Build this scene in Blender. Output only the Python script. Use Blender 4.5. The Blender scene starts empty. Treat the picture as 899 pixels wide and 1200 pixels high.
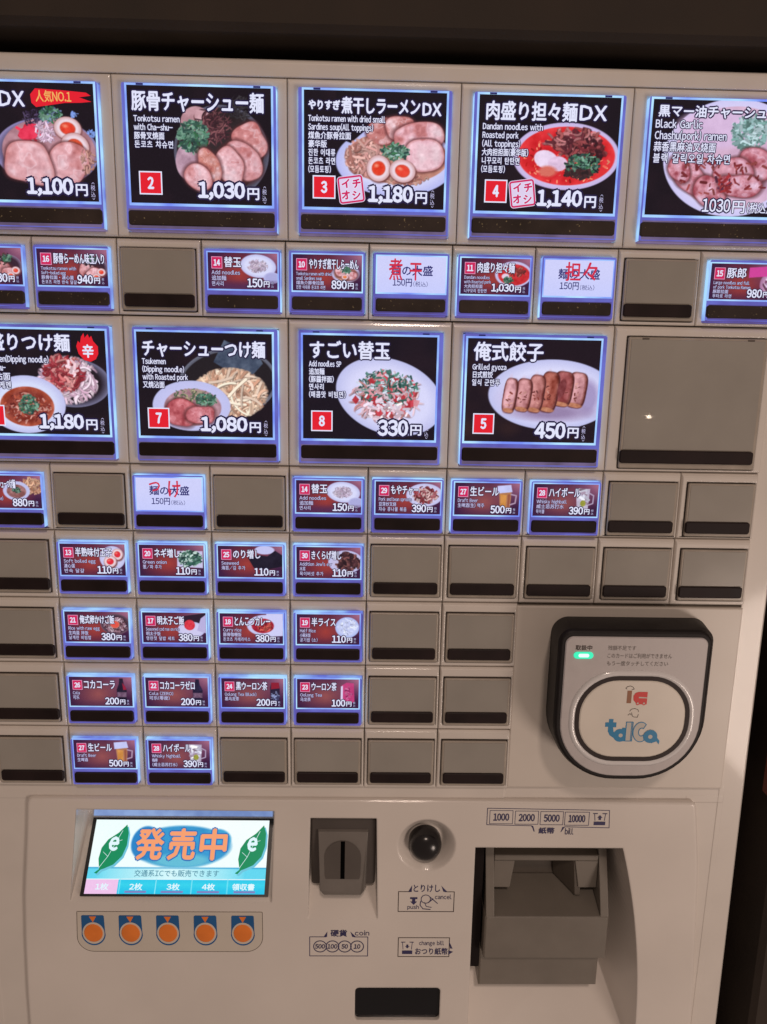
import bpy, math, random
import numpy as np
from mathutils import Vector, Matrix, Euler

S = 0.001                                   # the builder below works in millimetres
scene = bpy.context.scene
COL = scene.collection

# ------------------------------------------------------------------ camera
cam_d = bpy.data.cameras.new("camera")
cam = bpy.data.objects.new("camera", cam_d)
COL.objects.link(cam)
cam_d.sensor_fit = 'VERTICAL'
cam_d.sensor_height = 24.0
cam_d.lens = 873.15 / 1200 * 24
cam_d.clip_start = 0.01
cam_d.clip_end = 60
_r = np.array([[0.99966687, -0.01874457, -0.01774247],
               [0.01479876, 0.97948082, -0.20099335],
               [0.02114595, 0.20066383, 0.97943192]])
def _w(v):
    return Vector((v[0], v[2], -v[1]))
_x, _y, _z = _w(_r[0]), -_w(_r[1]), -_w(_r[2])
cam.matrix_world = Matrix(((_x.x, _y.x, _z.x, 0.04008), (_x.y, _y.y, _z.y, -0.37307),
                           (_x.z, _y.z, _z.z, -0.03223), (0, 0, 0, 1)))
scene.camera = cam

# ------------------------------------------------------------------ world, lamps, exposure
world = bpy.data.worlds.new("World")
scene.world = world
world.use_nodes = True
world.node_tree.nodes['Background'].inputs[0].default_value = (1.0, 0.77, 0.65, 1)
world.node_tree.nodes['Background'].inputs[1].default_value = 0.185

def area_lamp(name, loc, target, size, energy, color):
    d = bpy.data.lights.new(name, 'AREA')
    d.shape = 'DISK'
    d.size = size
    d.energy = energy
    d.color = color
    o = bpy.data.objects.new(name, d)
    o.location = loc
    o.rotation_euler = (Vector(target) - Vector(loc)).to_track_quat('-Z', 'Y').to_euler()
    COL.objects.link(o)
    return o
area_lamp("ceiling_lamp", (0.18, -1.90, 1.72), (0.03, 0, -0.15), 0.26, 14.8, (1.0, 0.785, 0.66))
area_lamp("fill_lamp", (1.05, -1.15, -0.75), (0.08, 0, -0.28), 0.50, 6.6, (1.0, 0.81, 0.70))  # added soft fill for the lower right, no such source seen
area_lamp("room_lamp", (0.95, -2.05, -0.20), (0.05, 0, -0.15), 0.005, 0.03, (1.0, 0.78, 0.60))

scene.view_settings.view_transform = 'Standard'
scene.view_settings.look = 'None'
scene.view_settings.exposure = 0
scene.view_settings.gamma = 1
scene.view_settings.use_curve_mapping = False

# ------------------------------------------------------------------ materials
def lin(c):
    c = np.asarray(c, float) / 255.0
    return np.where(c <= 0.04045, c / 12.92, ((c + 0.055) / 1.055) ** 2.4)

def lin4(c):
    r = lin(c)
    return (float(r[0]), float(r[1]), float(r[2]), 1.0)

def new_mat(name):
    m = bpy.data.materials.new(name)
    m.use_nodes = True
    nt = m.node_tree
    b = nt.nodes['Principled BSDF']
    return m, nt, b

def plastic(name, base, rough=0.4, var=0.06, scale=60.0, bump=0.0, bevel=0.0, spec=0.5, speck=0.0, coat=0.0):
    """a moulded plastic: slight mottling of the base colour, uneven gloss, fine grain"""
    m, nt, b = new_mat(name)
    tc = nt.nodes.new('ShaderNodeTexCoord')
    nz = nt.nodes.new('ShaderNodeTexNoise')
    nz.inputs['Scale'].default_value = scale
    nz.inputs['Detail'].default_value = 6
    nt.links.new(tc.outputs['Object'], nz.inputs['Vector'])
    rp = nt.nodes.new('ShaderNodeValToRGB')
    rp.color_ramp.elements[0].position = 0.3
    rp.color_ramp.elements[1].position = 0.7
    rp.color_ramp.elements[0].color = tuple(v * (1 - var) for v in base) + (1,)
    rp.color_ramp.elements[1].color = tuple(min(1, v * (1 + var)) for v in base) + (1,)
    nt.links.new(nz.outputs['Fac'], rp.inputs['Fac'])
    col = rp.outputs['Color']
    if speck:  # pale gold specks, used to paint lamp glints
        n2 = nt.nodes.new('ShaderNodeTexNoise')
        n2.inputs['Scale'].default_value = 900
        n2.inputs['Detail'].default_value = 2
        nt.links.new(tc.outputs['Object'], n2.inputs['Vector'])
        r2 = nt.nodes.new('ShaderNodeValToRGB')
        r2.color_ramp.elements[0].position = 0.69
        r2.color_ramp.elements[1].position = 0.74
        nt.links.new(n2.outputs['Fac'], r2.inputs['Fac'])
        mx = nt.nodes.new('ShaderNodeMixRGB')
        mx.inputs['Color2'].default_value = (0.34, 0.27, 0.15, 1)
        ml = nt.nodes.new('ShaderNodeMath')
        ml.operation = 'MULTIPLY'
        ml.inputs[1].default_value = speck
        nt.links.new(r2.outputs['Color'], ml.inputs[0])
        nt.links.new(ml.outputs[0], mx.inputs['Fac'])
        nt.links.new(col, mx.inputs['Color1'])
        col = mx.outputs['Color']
    nt.links.new(col, b.inputs['Base Color'])
    mr = nt.nodes.new('ShaderNodeMapRange')
    mr.inputs['To Min'].default_value = rough * 0.8
    mr.inputs['To Max'].default_value = min(1, rough * 1.25)
    nt.links.new(nz.outputs['Fac'], mr.inputs['Value'])
    nt.links.new(mr.outputs['Result'], b.inputs['Roughness'])
    b.inputs['Specular IOR Level'].default_value = spec
    nrm = None
    if bevel:
        bv = nt.nodes.new('ShaderNodeBevel')
        bv.samples = 6
        bv.inputs['Radius'].default_value = bevel * S
        nrm = bv.outputs['Normal']
    if bump:
        n3 = nt.nodes.new('ShaderNodeTexNoise')
        n3.inputs['Scale'].default_value = 1500
        n3.inputs['Detail'].default_value = 3
        nt.links.new(tc.outputs['Object'], n3.inputs['Vector'])
        bp = nt.nodes.new('ShaderNodeBump')
        bp.inputs['Strength'].default_value = bump
        bp.inputs['Distance'].default_value = 0.0002
        nt.links.new(n3.outputs['Fac'], bp.inputs['Height'])
        if nrm:
            nt.links.new(nrm, bp.inputs['Normal'])
        nrm = bp.outputs['Normal']
    if nrm:
        nt.links.new(nrm, b.inputs['Normal'])
    if coat:
        b.inputs['Coat Weight'].default_value = coat
        b.inputs['Coat Roughness'].default_value = 0.07 if bevel else 0.03
        if bevel:
            nt.links.new(bv.outputs['Normal'], b.inputs['Coat Normal'])
    return m

def glow(name, rgb, strength=1.0, rough=0.2, spec=0.25, rgb2=None, scale=120.0):
    """a backlit material; rgb is the displayed colour, rgb2 an uneven second colour"""
    m, nt, b = new_mat(name)
    b.inputs['Base Color'].default_value = (0.01, 0.01, 0.012, 1)
    b.inputs['Roughness'].default_value = rough
    b.inputs['Specular IOR Level'].default_value = spec
    b.inputs['Emission Strength'].default_value = strength
    b.inputs['Emission Color'].default_value = lin4(rgb)
    if rgb2:
        tc = nt.nodes.new('ShaderNodeTexCoord')
        nz = nt.nodes.new('ShaderNodeTexNoise')
        nz.inputs['Scale'].default_value = scale
        nz.inputs['Detail'].default_value = 3
        nt.links.new(tc.outputs['Object'], nz.inputs['Vector'])
        rp = nt.nodes.new('ShaderNodeValToRGB')
        rp.color_ramp.elements[0].position = 0.36
        rp.color_ramp.elements[1].position = 0.64
        rp.color_ramp.elements[0].color = lin4(rgb2)
        rp.color_ramp.elements[1].color = lin4(rgb)
        nt.links.new(nz.outputs['Fac'], rp.inputs['Fac'])
        nt.links.new(rp.outputs['Color'], b.inputs['Emission Color'])
    m.cycles.emission_sampling = 'NONE'
    return m

def picture_mat(name):
    """a backlit printed film: the print's own colours come from the mesh's colour attribute"""
    m, nt, b = new_mat(name)
    b.inputs['Base Color'].default_value = (0.008, 0.007, 0.009, 1)
    b.inputs['Roughness'].default_value = 0.16
    b.inputs['Specular IOR Level'].default_value = 0.35
    a = nt.nodes.new('ShaderNodeAttribute')
    a.attribute_name = 'print'
    nt.links.new(a.outputs['Color'], b.inputs['Emission Color'])
    b.inputs['Emission Strength'].default_value = 1.0
    m.cycles.emission_sampling = 'NONE'
    return m

M_HOUSE = plastic('housing_plastic', (0.71, 0.655, 0.60), 0.36, 0.035, 35, 0.05, 0.7, coat=.5)
M_PANEL = plastic('panel_plastic', (0.735, 0.675, 0.62), 0.33, 0.05, 14, 0.05, 1.6, coat=.5)
M_BACK = plastic('dark_inside', (0.03, 0.024, 0.02), 0.7)
M_BLANK = plastic('blank_film', (0.345, 0.32, 0.285), 0.2, 0.07, 28, 0.03, 0, 0.5, coat=.6)
M_BLANKRIM = plastic('unlit_acrylic', (0.40, 0.35, 0.295), 0.25, 0.1, 90, 0, 0.5)
M_BLANKSIDE = plastic('unlit_acrylic_side', (0.12, 0.095, 0.08), 0.35)
M_STRIP = plastic('dark_strip', (0.018, 0.010, 0.010), 0.5, 0.3, 60, 0.05, 0.0, 0.2)
M_STRIPGLINT = plastic('glint_dark_strip', (0.036, 0.024, 0.020), 0.42, 0.3, 60, 0.05, 0.0, 0.35, 0.75)  # gold specks put lamp glints into the strip's colour
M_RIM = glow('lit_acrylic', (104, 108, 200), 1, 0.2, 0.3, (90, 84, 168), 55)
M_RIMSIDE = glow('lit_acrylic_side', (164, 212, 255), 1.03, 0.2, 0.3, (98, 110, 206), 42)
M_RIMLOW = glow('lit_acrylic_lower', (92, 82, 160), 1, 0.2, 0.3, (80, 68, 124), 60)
M_RIMDUSK = glow('lit_acrylic_dim', (116, 100, 138), 1, 0.2, 0.3, (92, 78, 104), 60)  # weaker backlight painted into the lower edge of the big caps
M_LEAK = glow('light_leak', (178, 224, 255), 1.08, 0.2, 0.2, (116, 140, 240), 40)
M_PRINT = picture_mat('backlit_print')
M_CLIP = glow('clip_dark_blue', (36, 36, 96))  # dark blue of the tabs on big lit caps
WHITE = glow('print_white', (226, 228, 252))
SOFT = glow('print_soft_white', (196, 192, 232))
NAVY = glow('print_navy', (34, 26, 66))
RED = glow('print_red', (226, 28, 46))
PINK = glow('print_pink_red', (205, 36, 92))
STAMP = glow('print_magenta', (206, 30, 96))
GOLD = glow('print_gold', (238, 176, 96))
INKRED = glow('marker_red', (206, 44, 74))
BLUEINK = glow('print_blue_ink', (42, 40, 112))
DARKRED = glow('print_dark', (24, 14, 26))
INK = plastic('navy_ink', (0.035, 0.03, 0.11), 0.5, 0.1)
DARKINK = plastic('dark_ink', (0.05, 0.03, 0.025), 0.5, 0.1)

# ------------------------------------------------------------------ object helpers
def link(o, parent=None):
    COL.objects.link(o)
    if parent is not None:
        o.parent = parent
        o.matrix_parent_inverse = Matrix.Identity(4)
    return o

class MB:
    """collects polygons in machine millimetres (x right, d out of the front, z up)"""
    def __init__(self):
        self.v, self.f, self.m = [], [], []
    def poly(self, pts, mi=0):
        n = len(self.v)
        self.v += [tuple(p) for p in pts]
        self.f.append(tuple(range(n, n + len(pts))))
        self.m.append(mi)
    def mesh_in(self, V, F, mi=0):
        n = len(self.v)
        self.v += [tuple(p) for p in V]
        self.f += [tuple(i + n for i in f) for f in F]
        self.m += [mi] * len(F)
    def loops(self, L, mi=0, cap0=False, cap1=False, mis=None):
        """skin a list of closed loops of equal length"""
        k = len(L[0])
        n = len(self.v)
        for lp in L:
            self.v += [tuple(p) for p in lp]
        for a in range(len(L) - 1):
            for i in range(k):
                j = (i + 1) % k
                self.f.append((n + a * k + i, n + a * k + j, n + (a + 1) * k + j, n + (a + 1) * k + i))
                self.m.append(mis[a] if mis else mi)
        if cap0:
            self.f.append(tuple(n + i for i in reversed(range(k))))
            self.m.append(mis[0] if mis else mi)
        if cap1:
            self.f.append(tuple(n + (len(L) - 1) * k + i for i in range(k)))
            self.m.append(mis[-1] if mis else mi)
    def box(self, x0, x1, d0, d1, z0, z1, mi=0, b=0.0):
        """box with a chamfer b round its front (d1) face"""
        A = [(x0, z0), (x1, z0), (x1, z1), (x0, z1)]
        B = [(x0 + b, z0 + b), (x1 - b, z0 + b), (x1 - b, z1 - b), (x0 + b, z1 - b)]
        L = [[(x, d0, z) for x, z in A], [(x, d1 - b, z) for x, z in A]]
        if b:
            L.append([(x, d1, z) for x, z in B])
        self.loops(L, mi, True, True)
    def hexa(self, p, mi=0):
        """8 corners: back 4 then front 4, each anticlockwise seen from the front"""
        self.loops([p[:4], p[4:]], mi, True, True)
    def build(self, name, mats, parent=None, smooth=False, label=None, recalc=True, weld=False):
        me = bpy.data.meshes.new(name)
        V = [(x * S, -d * S, z * S) for x, d, z in self.v]
        me.from_pydata(V, [], self.f)
        if not isinstance(mats, (list, tuple)):
            mats = [mats]
        for m in mats:
            me.materials.append(m)
        me.polygons.foreach_set('material_index', self.m)
        if smooth:
            me.polygons.foreach_set('use_smooth', [True] * len(me.polygons))
        if recalc:
            import bmesh
            bm = bmesh.new()
            bm.from_mesh(me)
            if weld:
                bmesh.ops.remove_doubles(bm, verts=bm.verts, dist=1e-7)
            bmesh.ops.recalc_face_normals(bm, faces=bm.faces)
            bm.to_mesh(me)
            bm.free()
        me.update()
        o = bpy.data.objects.new(name, me)
        link(o, parent)
        if label:
            o['label'] = label
        return o

def rrect(x0, x1, z0, z1, rs, n=6):
    """rounded rectangle outline, anticlockwise from the lower left; rs = radii (bl, br, tr, tl)"""
    if not isinstance(rs, (tuple, list)):
        rs = (rs,) * 4
    out = []
    for (cx, cz, a0), r in zip(((x0, z0, 180), (x1, z0, 270), (x1, z1, 0), (x0, z1, 90)), rs):
        r = max(r, 1e-3)
        sx = 1 if cx == x0 else -1
        sz = 1 if cz == z0 else -1
        ox, oz = cx + sx * r, cz + sz * r
        for i in range(n + 1):
            a = math.radians(a0 + 90 * i / n)
            out.append((ox + r * math.cos(a), oz + r * math.sin(a)))
    return out

def scaled(pts, s, c=None):
    if c is None:
        c = (sum(p[0] for p in pts) / len(pts), sum(p[1] for p in pts) / len(pts))
    return [(c[0] + (x - c[0]) * s, c[1] + (z - c[1]) * s) for x, z in pts]

def inset(pts, r):
    """move each point of a convex outline inward by about r"""
    n = len(pts)
    out = []
    for i in range(n):
        (ax, az), (bx, bz), (cx, cz) = pts[i - 1], pts[i], pts[(i + 1) % n]
        tx, tz = cx - ax, cz - az
        l = math.hypot(tx, tz) or 1
        out.append((bx - tz / l * r, bz + tx / l * r))
    return out

def at(pts, d):
    return [(x, d, z) for x, z in pts]

# ---- lettering -----------------------------------------------------------
_glyphs = {}
def glyph(ch):
    """one character's triangles in em units, cached; Latin letters and figures come from the wide East Asian set"""
    if ch not in _glyphs:
        wide = chr(ord(ch) + 0xFEE0) if 0x21 <= ord(ch) <= 0x7e else ch
        c = bpy.data.curves.new('lettering', 'FONT')
        c.body = wide
        c.resolution_u = 2
        o = bpy.data.objects.new('lettering', c)
        me = bpy.data.meshes.new_from_object(o)
        V = np.zeros(len(me.vertices) * 3)
        me.vertices.foreach_get('co', V)
        V = V.reshape(-1, 3)[:, :2].copy()
        F = [tuple(p.vertices) for p in me.polygons]
        adv = 1.0
        if wide != ch and len(V):
            x0, x1 = V[:, 0].min(), V[:, 0].max()
            side = .03 if ch.isdigit() else .045
            V[:, 0] += side - x0
            adv = max(x1 - x0, .42 if ch.isdigit() and ch != '1' else 0) + 2 * side
            if ch.isdigit() and ch != '1':
                V[:, 0] += (adv - 2 * side - (x1 - x0)) / 2
        elif ch == ' ':
            adv = .40
        _glyphs[ch] = (V, F, adv)
        bpy.data.objects.remove(o)
        bpy.data.meshes.remove(me)
        bpy.data.curves.remove(c)
    return _glyphs[ch]
_lines = {}
def glyph_mesh(s):
    if s not in _lines:
        VV, FF, x, n = [np.zeros((0, 2))], [], 0.0, 0
        for ch in s:
            V, F, adv = glyph(ch)
            if len(V):
                VV.append(V + (x, 0))
                FF += [tuple(i + n for i in f) for f in F]
                n += len(V)
            x += adv
        _lines[s] = (np.concatenate(VV), FF)
    return _lines[s]

class Sheet:
    """a flat printed surface: origin, two unit directions and a normal, all in millimetres"""
    def __init__(self, o, u=(1, 0, 0), v=(0, 0, 1), n=(0, 1, 0)):
        self.o, self.u, self.v, self.n = (np.array(t, float) for t in (o, u, v, n))
    def pt(self, x, y, h=0.0):
        return tuple(self.o + self.u * x + self.v * y + self.n * h)

DIRS8 = [(math.cos(i * math.pi / 4), math.sin(i * math.pi / 4)) for i in range(8)]
class Print:
    """lettering and flat marks laid on a Sheet"""
    def __init__(self, sheet):
        self.s, self.mb, self.mats, self.k = sheet, MB(), [], 0
    def mi(self, m):
        if m not in self.mats:
            self.mats.append(m)
        return self.mats.index(m)
    def _put(self, V, F, m, h):
        self.k += 1
        h = h + self.k * 0.0015
        o = self.s
        P = o.o + V[:, :1] * o.u + V[:, 1:2] * o.v + o.n * h
        self.mb.mesh_in(P.tolist(), F, self.mi(m))
    def text(self, s, x0, y0, x1, y1, m, bold=0.0, edge=None, ew=0.0, h=0.06, slant=0.0, rot=0.0):
        """text stretched to fill a box; bold and ew are stroke widenings in mm"""
        V, F = glyph_mesh(s)
        if not len(V):
            return
        lo, hi = V.min(0), V.max(0)
        sx = (x1 - x0 - 2 * bold) / max(hi[0] - lo[0], 1e-6)
        sy = (y1 - y0 - 2 * bold) / max(hi[1] - lo[1], 1e-6)
        W = (V - lo) * (sx, sy) + (x0 + bold, y0 + bold)
        self._lay(W, F, m, bold, edge, ew, h, slant, rot, ((x0 + x1) / 2, (y0 + y1) / 2))
    def line(self, s, x, y, size, m, xmax=None, bold=0.0, edge=None, ew=0.0, h=0.06, slant=0.0, sx=1.0):
        """one line of text on a baseline, squeezed to end before xmax"""
        V, F = glyph_mesh(s)
        if not len(V):
            return
        w = V[:, 0].max() * size * sx
        if xmax is not None and w > xmax - x:
            sx *= (xmax - x) / w
        W = V * (size * sx, size) + (x, y)
        self._lay(W, F, m, bold, edge, ew, h, slant, 0.0, (x, y))
    def _lay(self, W, F, m, bold, edge, ew, h, slant, rot, c):
        if slant:
            W = W.copy()
            W[:, 0] += (W[:, 1] - c[1]) * slant
        if rot:
            a = math.radians(rot)
            R = np.array([[math.cos(a), math.sin(a)], [-math.sin(a), math.cos(a)]])
            W = (W - c) @ R + c
        if edge is not None:
            for dx, dy in DIRS8:
                self._put(W + (dx * (bold + ew), dy * (bold + ew)), F, edge, h)
        if bold:
            for dx, dy in DIRS8[::2] + DIRS8[1:3]:
                self._put(W + (dx * bold, dy * bold), F, m, h + 0.03)
        self._put(W, F, m, h + 0.03)
    def shape(self, pts, m, h=0.05):
        self._put(np.array(pts, float), [tuple(range(len(pts)))], m, h)
    def rect(self, x0, y0, x1, y1, m, h=0.05):
        self.shape([(x0, y0), (x1, y0), (x1, y1), (x0, y1)], m, h)
    def ring(self, pts, w, m, h=0.05):
        q = inset(pts, w)
        n = len(pts)
        V = np.array(list(pts) + list(q), float)
        self._put(V, [(i, (i + 1) % n, n + (i + 1) % n, n + i) for i in range(n)], m, h)
    def stroke(self, pts, w, m, h=0.05):
        for (a, b) in zip(pts[:-1], pts[1:]):
            dx, dy = b[0] - a[0], b[1] - a[1]
            l = math.hypot(dx, dy) or 1
            px, py = -dy / l * w / 2, dx / l * w / 2
            ex, ey = dx / l * w * .3, dy / l * w * .3
            self.shape([(a[0] - ex + px, a[1] - ey + py), (a[0] - ex - px, a[1] - ey - py), (b[0] + ex - px, b[1] + ey - py), (b[0] + ex + px, b[1] + ey + py)], m, h)
    def circle(self, cx, cy, r, m, h=0.05, n=28, ry=None):
        self.shape([(cx + r * math.cos(2 * math.pi * i / n), cy + (ry or r) * math.sin(2 * math.pi * i / n)) for i in range(n)], m, h)
    def build(self, name, parent, label=None):
        return self.mb.build(name, self.mats, parent, label=label, recalc=False)

def circ(cx, cy, r, n=32, ry=None):
    return [(cx + r * math.cos(2 * math.pi * i / n), cy + (ry or r) * math.sin(2 * math.pi * i / n)) for i in range(n)]

# ---- printed pictures ------------------------------------------------------
class Paint:
    """a printed picture built as numbers: box = (left, top, right, bottom) in any drawing units"""
    def __init__(self, box, w, h, bg=(20, 14, 24), seed=1):
        self.box = box
        x0, y0, x1, y1 = box
        self.w, self.h = w, h
        self.X, self.Y = np.meshgrid(np.linspace(x0, x1, w), np.linspace(y0, y1, h))
        self.px = (x1 - x0) / w
        self.C = np.empty((h, w, 3))
        self.C[:] = bg
        self.rng = np.random.RandomState(seed)
        self.clip = None
    def noise(self, scale, oct=2):
        out = np.zeros_like(self.X)
        amp, tot = 1.0, 0.0
        for _ in range(oct):
            gx = (self.X - self.box[0]) / scale
            gy = (self.Y - self.box[1]) / scale
            n = int(max(gx.max(), gy.max())) + 3
            G = self.rng.rand(n, n)
            ix, iy = gx.astype(int), gy.astype(int)
            fx, fy = gx - ix, gy - iy
            fx, fy = fx * fx * (3 - 2 * fx), fy * fy * (3 - 2 * fy)
            out += amp * ((G[iy, ix] * (1 - fx) + G[iy, ix + 1] * fx) * (1 - fy) + (G[iy + 1, ix] * (1 - fx) + G[iy + 1, ix + 1] * fx) * fy)
            tot += amp
            amp *= .5
            scale /= 2
        return out / tot
    def mix(self, a, col):
        if self.clip is not None:
            a = a * self.clip
        col = np.asarray(col, float)
        self.C += (col - self.C) * a[..., None]
    power = 2.0
    def emask(self, cx, cy, rx, ry, rot=0, soft=None):
        a = math.radians(rot)
        dx, dy = self.X - cx, self.Y - cy
        u, v = (dx * math.cos(a) + dy * math.sin(a)) / rx, (-dx * math.sin(a) + dy * math.cos(a)) / ry
        r = (np.abs(u) ** self.power + np.abs(v) ** self.power) ** (1 / self.power)
        soft = soft or self.px * 1.6
        return np.clip(.5 - (r - 1) * min(rx, ry) / soft, 0, 1), r
    def ell(self, cx, cy, rx, ry, col, rot=0, soft=None, mott=0, ms=None, edge=None):
        m, r = self.emask(cx, cy, rx, ry, rot, soft)
        c = np.empty_like(self.C)
        c[:] = col
        if edge is not None:
            t = np.clip((r - .72) / .28, 0, 1)[..., None]
            c += (np.asarray(edge, float) - c) * t
        if mott:
            c += (self.noise(ms or min(rx, ry) * .5, 3) - .5)[..., None] * 2 * mott
        self.mix(m, c)
    def poly(self, pts, col, soft=None, mott=0, ms=30):
        soft = soft or self.px * 1.6
        P = np.array(pts, float)
        ins = np.zeros(self.X.shape, bool)
        D = np.full(self.X.shape, 1e9)
        for i in range(len(P)):
            (ax, ay), (bx, by) = P[i - 1], P[i]
            if ay != by:
                c = ((ay > self.Y) != (by > self.Y)) & (self.X < (bx - ax) * (self.Y - ay) / (by - ay) + ax)
                ins ^= c
            l2 = (bx - ax) ** 2 + (by - ay) ** 2 or 1
            t = np.clip(((self.X - ax) * (bx - ax) + (self.Y - ay) * (by - ay)) / l2, 0, 1)
            D = np.minimum(D, np.hypot(self.X - ax - t * (bx - ax), self.Y - ay - t * (by - ay)))
        a = np.clip(.5 + np.where(ins, D, -D) / soft, 0, 1)
        c = np.empty_like(self.C)
        c[:] = col
        if mott:
            c += (self.noise(ms, 3) - .5)[..., None] * 2 * mott
        self.mix(a, c)
    def line(self, pts, wd, col, op=1.0):
        P = np.array(pts, float)
        pad = wd + self.px * 2
        x0, y0, x1, y1 = self.box
        i0 = int(np.clip((P[:, 0].min() - pad - x0) / (x1 - x0) * (self.w - 1), 0, self.w))
        i1 = int(np.clip((P[:, 0].max() + pad - x0) / (x1 - x0) * (self.w - 1) + 2, 0, self.w))
        j0 = int(np.clip((P[:, 1].min() - pad - y0) / (y1 - y0) * (self.h - 1), 0, self.h))
        j1 = int(np.clip((P[:, 1].max() + pad - y0) / (y1 - y0) * (self.h - 1) + 2, 0, self.h))
        if i1 <= i0 or j1 <= j0:
            return
        X, Y = self.X[j0:j1, i0:i1], self.Y[j0:j1, i0:i1]
        D = np.full(X.shape, 1e9)
        for (ax, ay), (bx, by) in zip(P[:-1], P[1:]):
            l2 = (bx - ax) ** 2 + (by - ay) ** 2 or 1
            t = np.clip(((X - ax) * (bx - ax) + (Y - ay) * (by - ay)) / l2, 0, 1)
            D = np.minimum(D, np.hypot(X - ax - t * (bx - ax), Y - ay - t * (by - ay)))
        a = np.clip(.5 - (D - wd / 2) / (self.px * 1.4), 0, 1) * op
        if self.clip is not None:
            a = a * self.clip[j0:j1, i0:i1]
        self.C[j0:j1, i0:i1] += (np.asarray(col, float) - self.C[j0:j1, i0:i1]) * a[..., None]
    # foods
    def meat(self, cx, cy, rx, ry, rot=0, base=(222, 166, 174), dark=(178, 98, 98), light=(242, 212, 222)):
        a = math.radians(rot)
        dx, dy = self.X - cx, self.Y - cy
        u, v = (dx * math.cos(a) + dy * math.sin(a)) / rx, (-dx * math.sin(a) + dy * math.cos(a)) / ry
        sz = min(rx, ry)
        n1, n2, n3 = self.noise(sz * .8, 3), self.noise(sz * .2, 2), self.noise(sz * 1.1, 1)
        r = (np.abs(u) ** 2.3 + np.abs(v) ** 2.3) ** (1 / 2.3) + (n3 - .5) * .32
        m = np.clip(.5 - (r - 1) * sz / (self.px * 1.8), 0, 1)
        sh = np.clip(1 - (r - 1) * sz / (self.px * 5), 0, 1)
        self.mix(sh * .75, (84, 40, 44))
        c = np.empty_like(self.C)
        c[:] = base
        k = np.clip((n1 - .5) * 3.0, 0, 1)[..., None]
        c += (np.asarray(light, float) - c) * k
        k = np.clip((.45 - n1) * 3.0, 0, .75)[..., None]
        c += (np.asarray(dark, float) - c) * k
        c += ((n2 - .5) * 44)[..., None]
        st = np.clip(1 - np.abs(n1 - .5 + (u - v) * .12) / .035, 0, 1)[..., None] * .5
        c += (np.asarray(light, float) - c) * st
        c += ((-v * .5 - u * .3) * 16)[..., None]
        ed = np.clip((r - .84) / .16, 0, 1)[..., None] * .55
        c += (np.asarray(dark, float) - c) * ed
        self.mix(m, c)
    def egg(self, cx, cy, rx, ry, rot=0, yolk=(226, 62, 44)):
        self.ell(cx + 3, cy + 5, rx * 1.04, ry * 1.04, (110, 60, 60), rot, soft=self.px * 4)
        self.ell(cx, cy, rx, ry, (236, 214, 226), rot, edge=(206, 160, 162))
        self.ell(cx, cy, rx * .58, ry * .56, yolk, rot, mott=14, edge=(206, 84, 62))
        self.ell(cx - rx * .18, cy - ry * .2, rx * .16, ry * .12, (246, 150, 122), rot, soft=self.px * 4)
    def bits(self, cx, cy, rx, ry, n, sz, cols, rot=0):
        a = math.radians(rot)
        for _ in range(n):
            t, q = self.rng.rand() * 6.283, math.sqrt(self.rng.rand())
            u, v = q * rx * math.cos(t), q * ry * math.sin(t)
            x, y = cx + u * math.cos(a) - v * math.sin(a), cy + u * math.sin(a) + v * math.cos(a)
            s = sz * (.6 + .8 * self.rng.rand())
            t2 = self.rng.rand() * 3.14
            c = np.array(cols[self.rng.randint(len(cols))], float) * (.8 + .35 * self.rng.rand())
            dx, dy = math.cos(t2) * s, math.sin(t2) * s * .8
            self.line([(x - dx, y - dy), (x + dx, y + dy)], s * (.7 + .6 * self.rng.rand()), np.clip(c, 0, 255))
    def strands(self, cx, cy, rx, ry, n, wd, cols, ln=.8, curl=.9, flow=None):
        old = self.clip
        m = self.emask(cx, cy, rx * 1.08, ry * 1.08, 0, soft=min(rx, ry) * .12)[0]
        self.clip = m if old is None else m * old
        self._strands(cx, cy, rx, ry, n, wd, cols, ln, curl, flow)
        self.clip = old
    def _strands(self, cx, cy, rx, ry, n, wd, cols, ln, curl, flow):
        for _ in range(n):
            t, q = self.rng.rand() * 6.283, math.sqrt(self.rng.rand())
            x, y = cx + q * rx * math.cos(t) * .85, cy + q * ry * math.sin(t) * .85
            a = (flow if flow is not None else self.rng.rand() * 6.283) + self.rng.randn() * .45
            L = ln * min(rx, ry) * (.6 + .7 * self.rng.rand())
            cv = self.rng.randn() * curl
            pts = []
            for i in range(8):
                pts.append((x, y))
                x += math.cos(a) * L / 8
                y += math.sin(a) * L / 8
                a += cv / 4
            c = np.array(cols[self.rng.randint(len(cols))], float) * (.82 + .3 * self.rng.rand())
            self.line([(p[0] + wd * .25, p[1] + wd * .35) for p in pts], wd, np.clip(c * .55, 0, 255), .6)
            self.line(pts, wd * (.7 + .5 * self.rng.rand()), np.clip(c, 0, 255))
    def plate(self, cx, cy, rx, ry, col=(222, 218, 246), rot=0, soup=None, ratio=.84, dy=0):
        self.ell(cx, cy, rx, ry, col, rot, edge=(190, 192, 236))
        if soup is not None:
            self.ell(cx, cy + dy, rx * ratio, ry * ratio, soup, rot, mott=16, ms=rx * .2, edge=np.array(soup) * .78)
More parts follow.
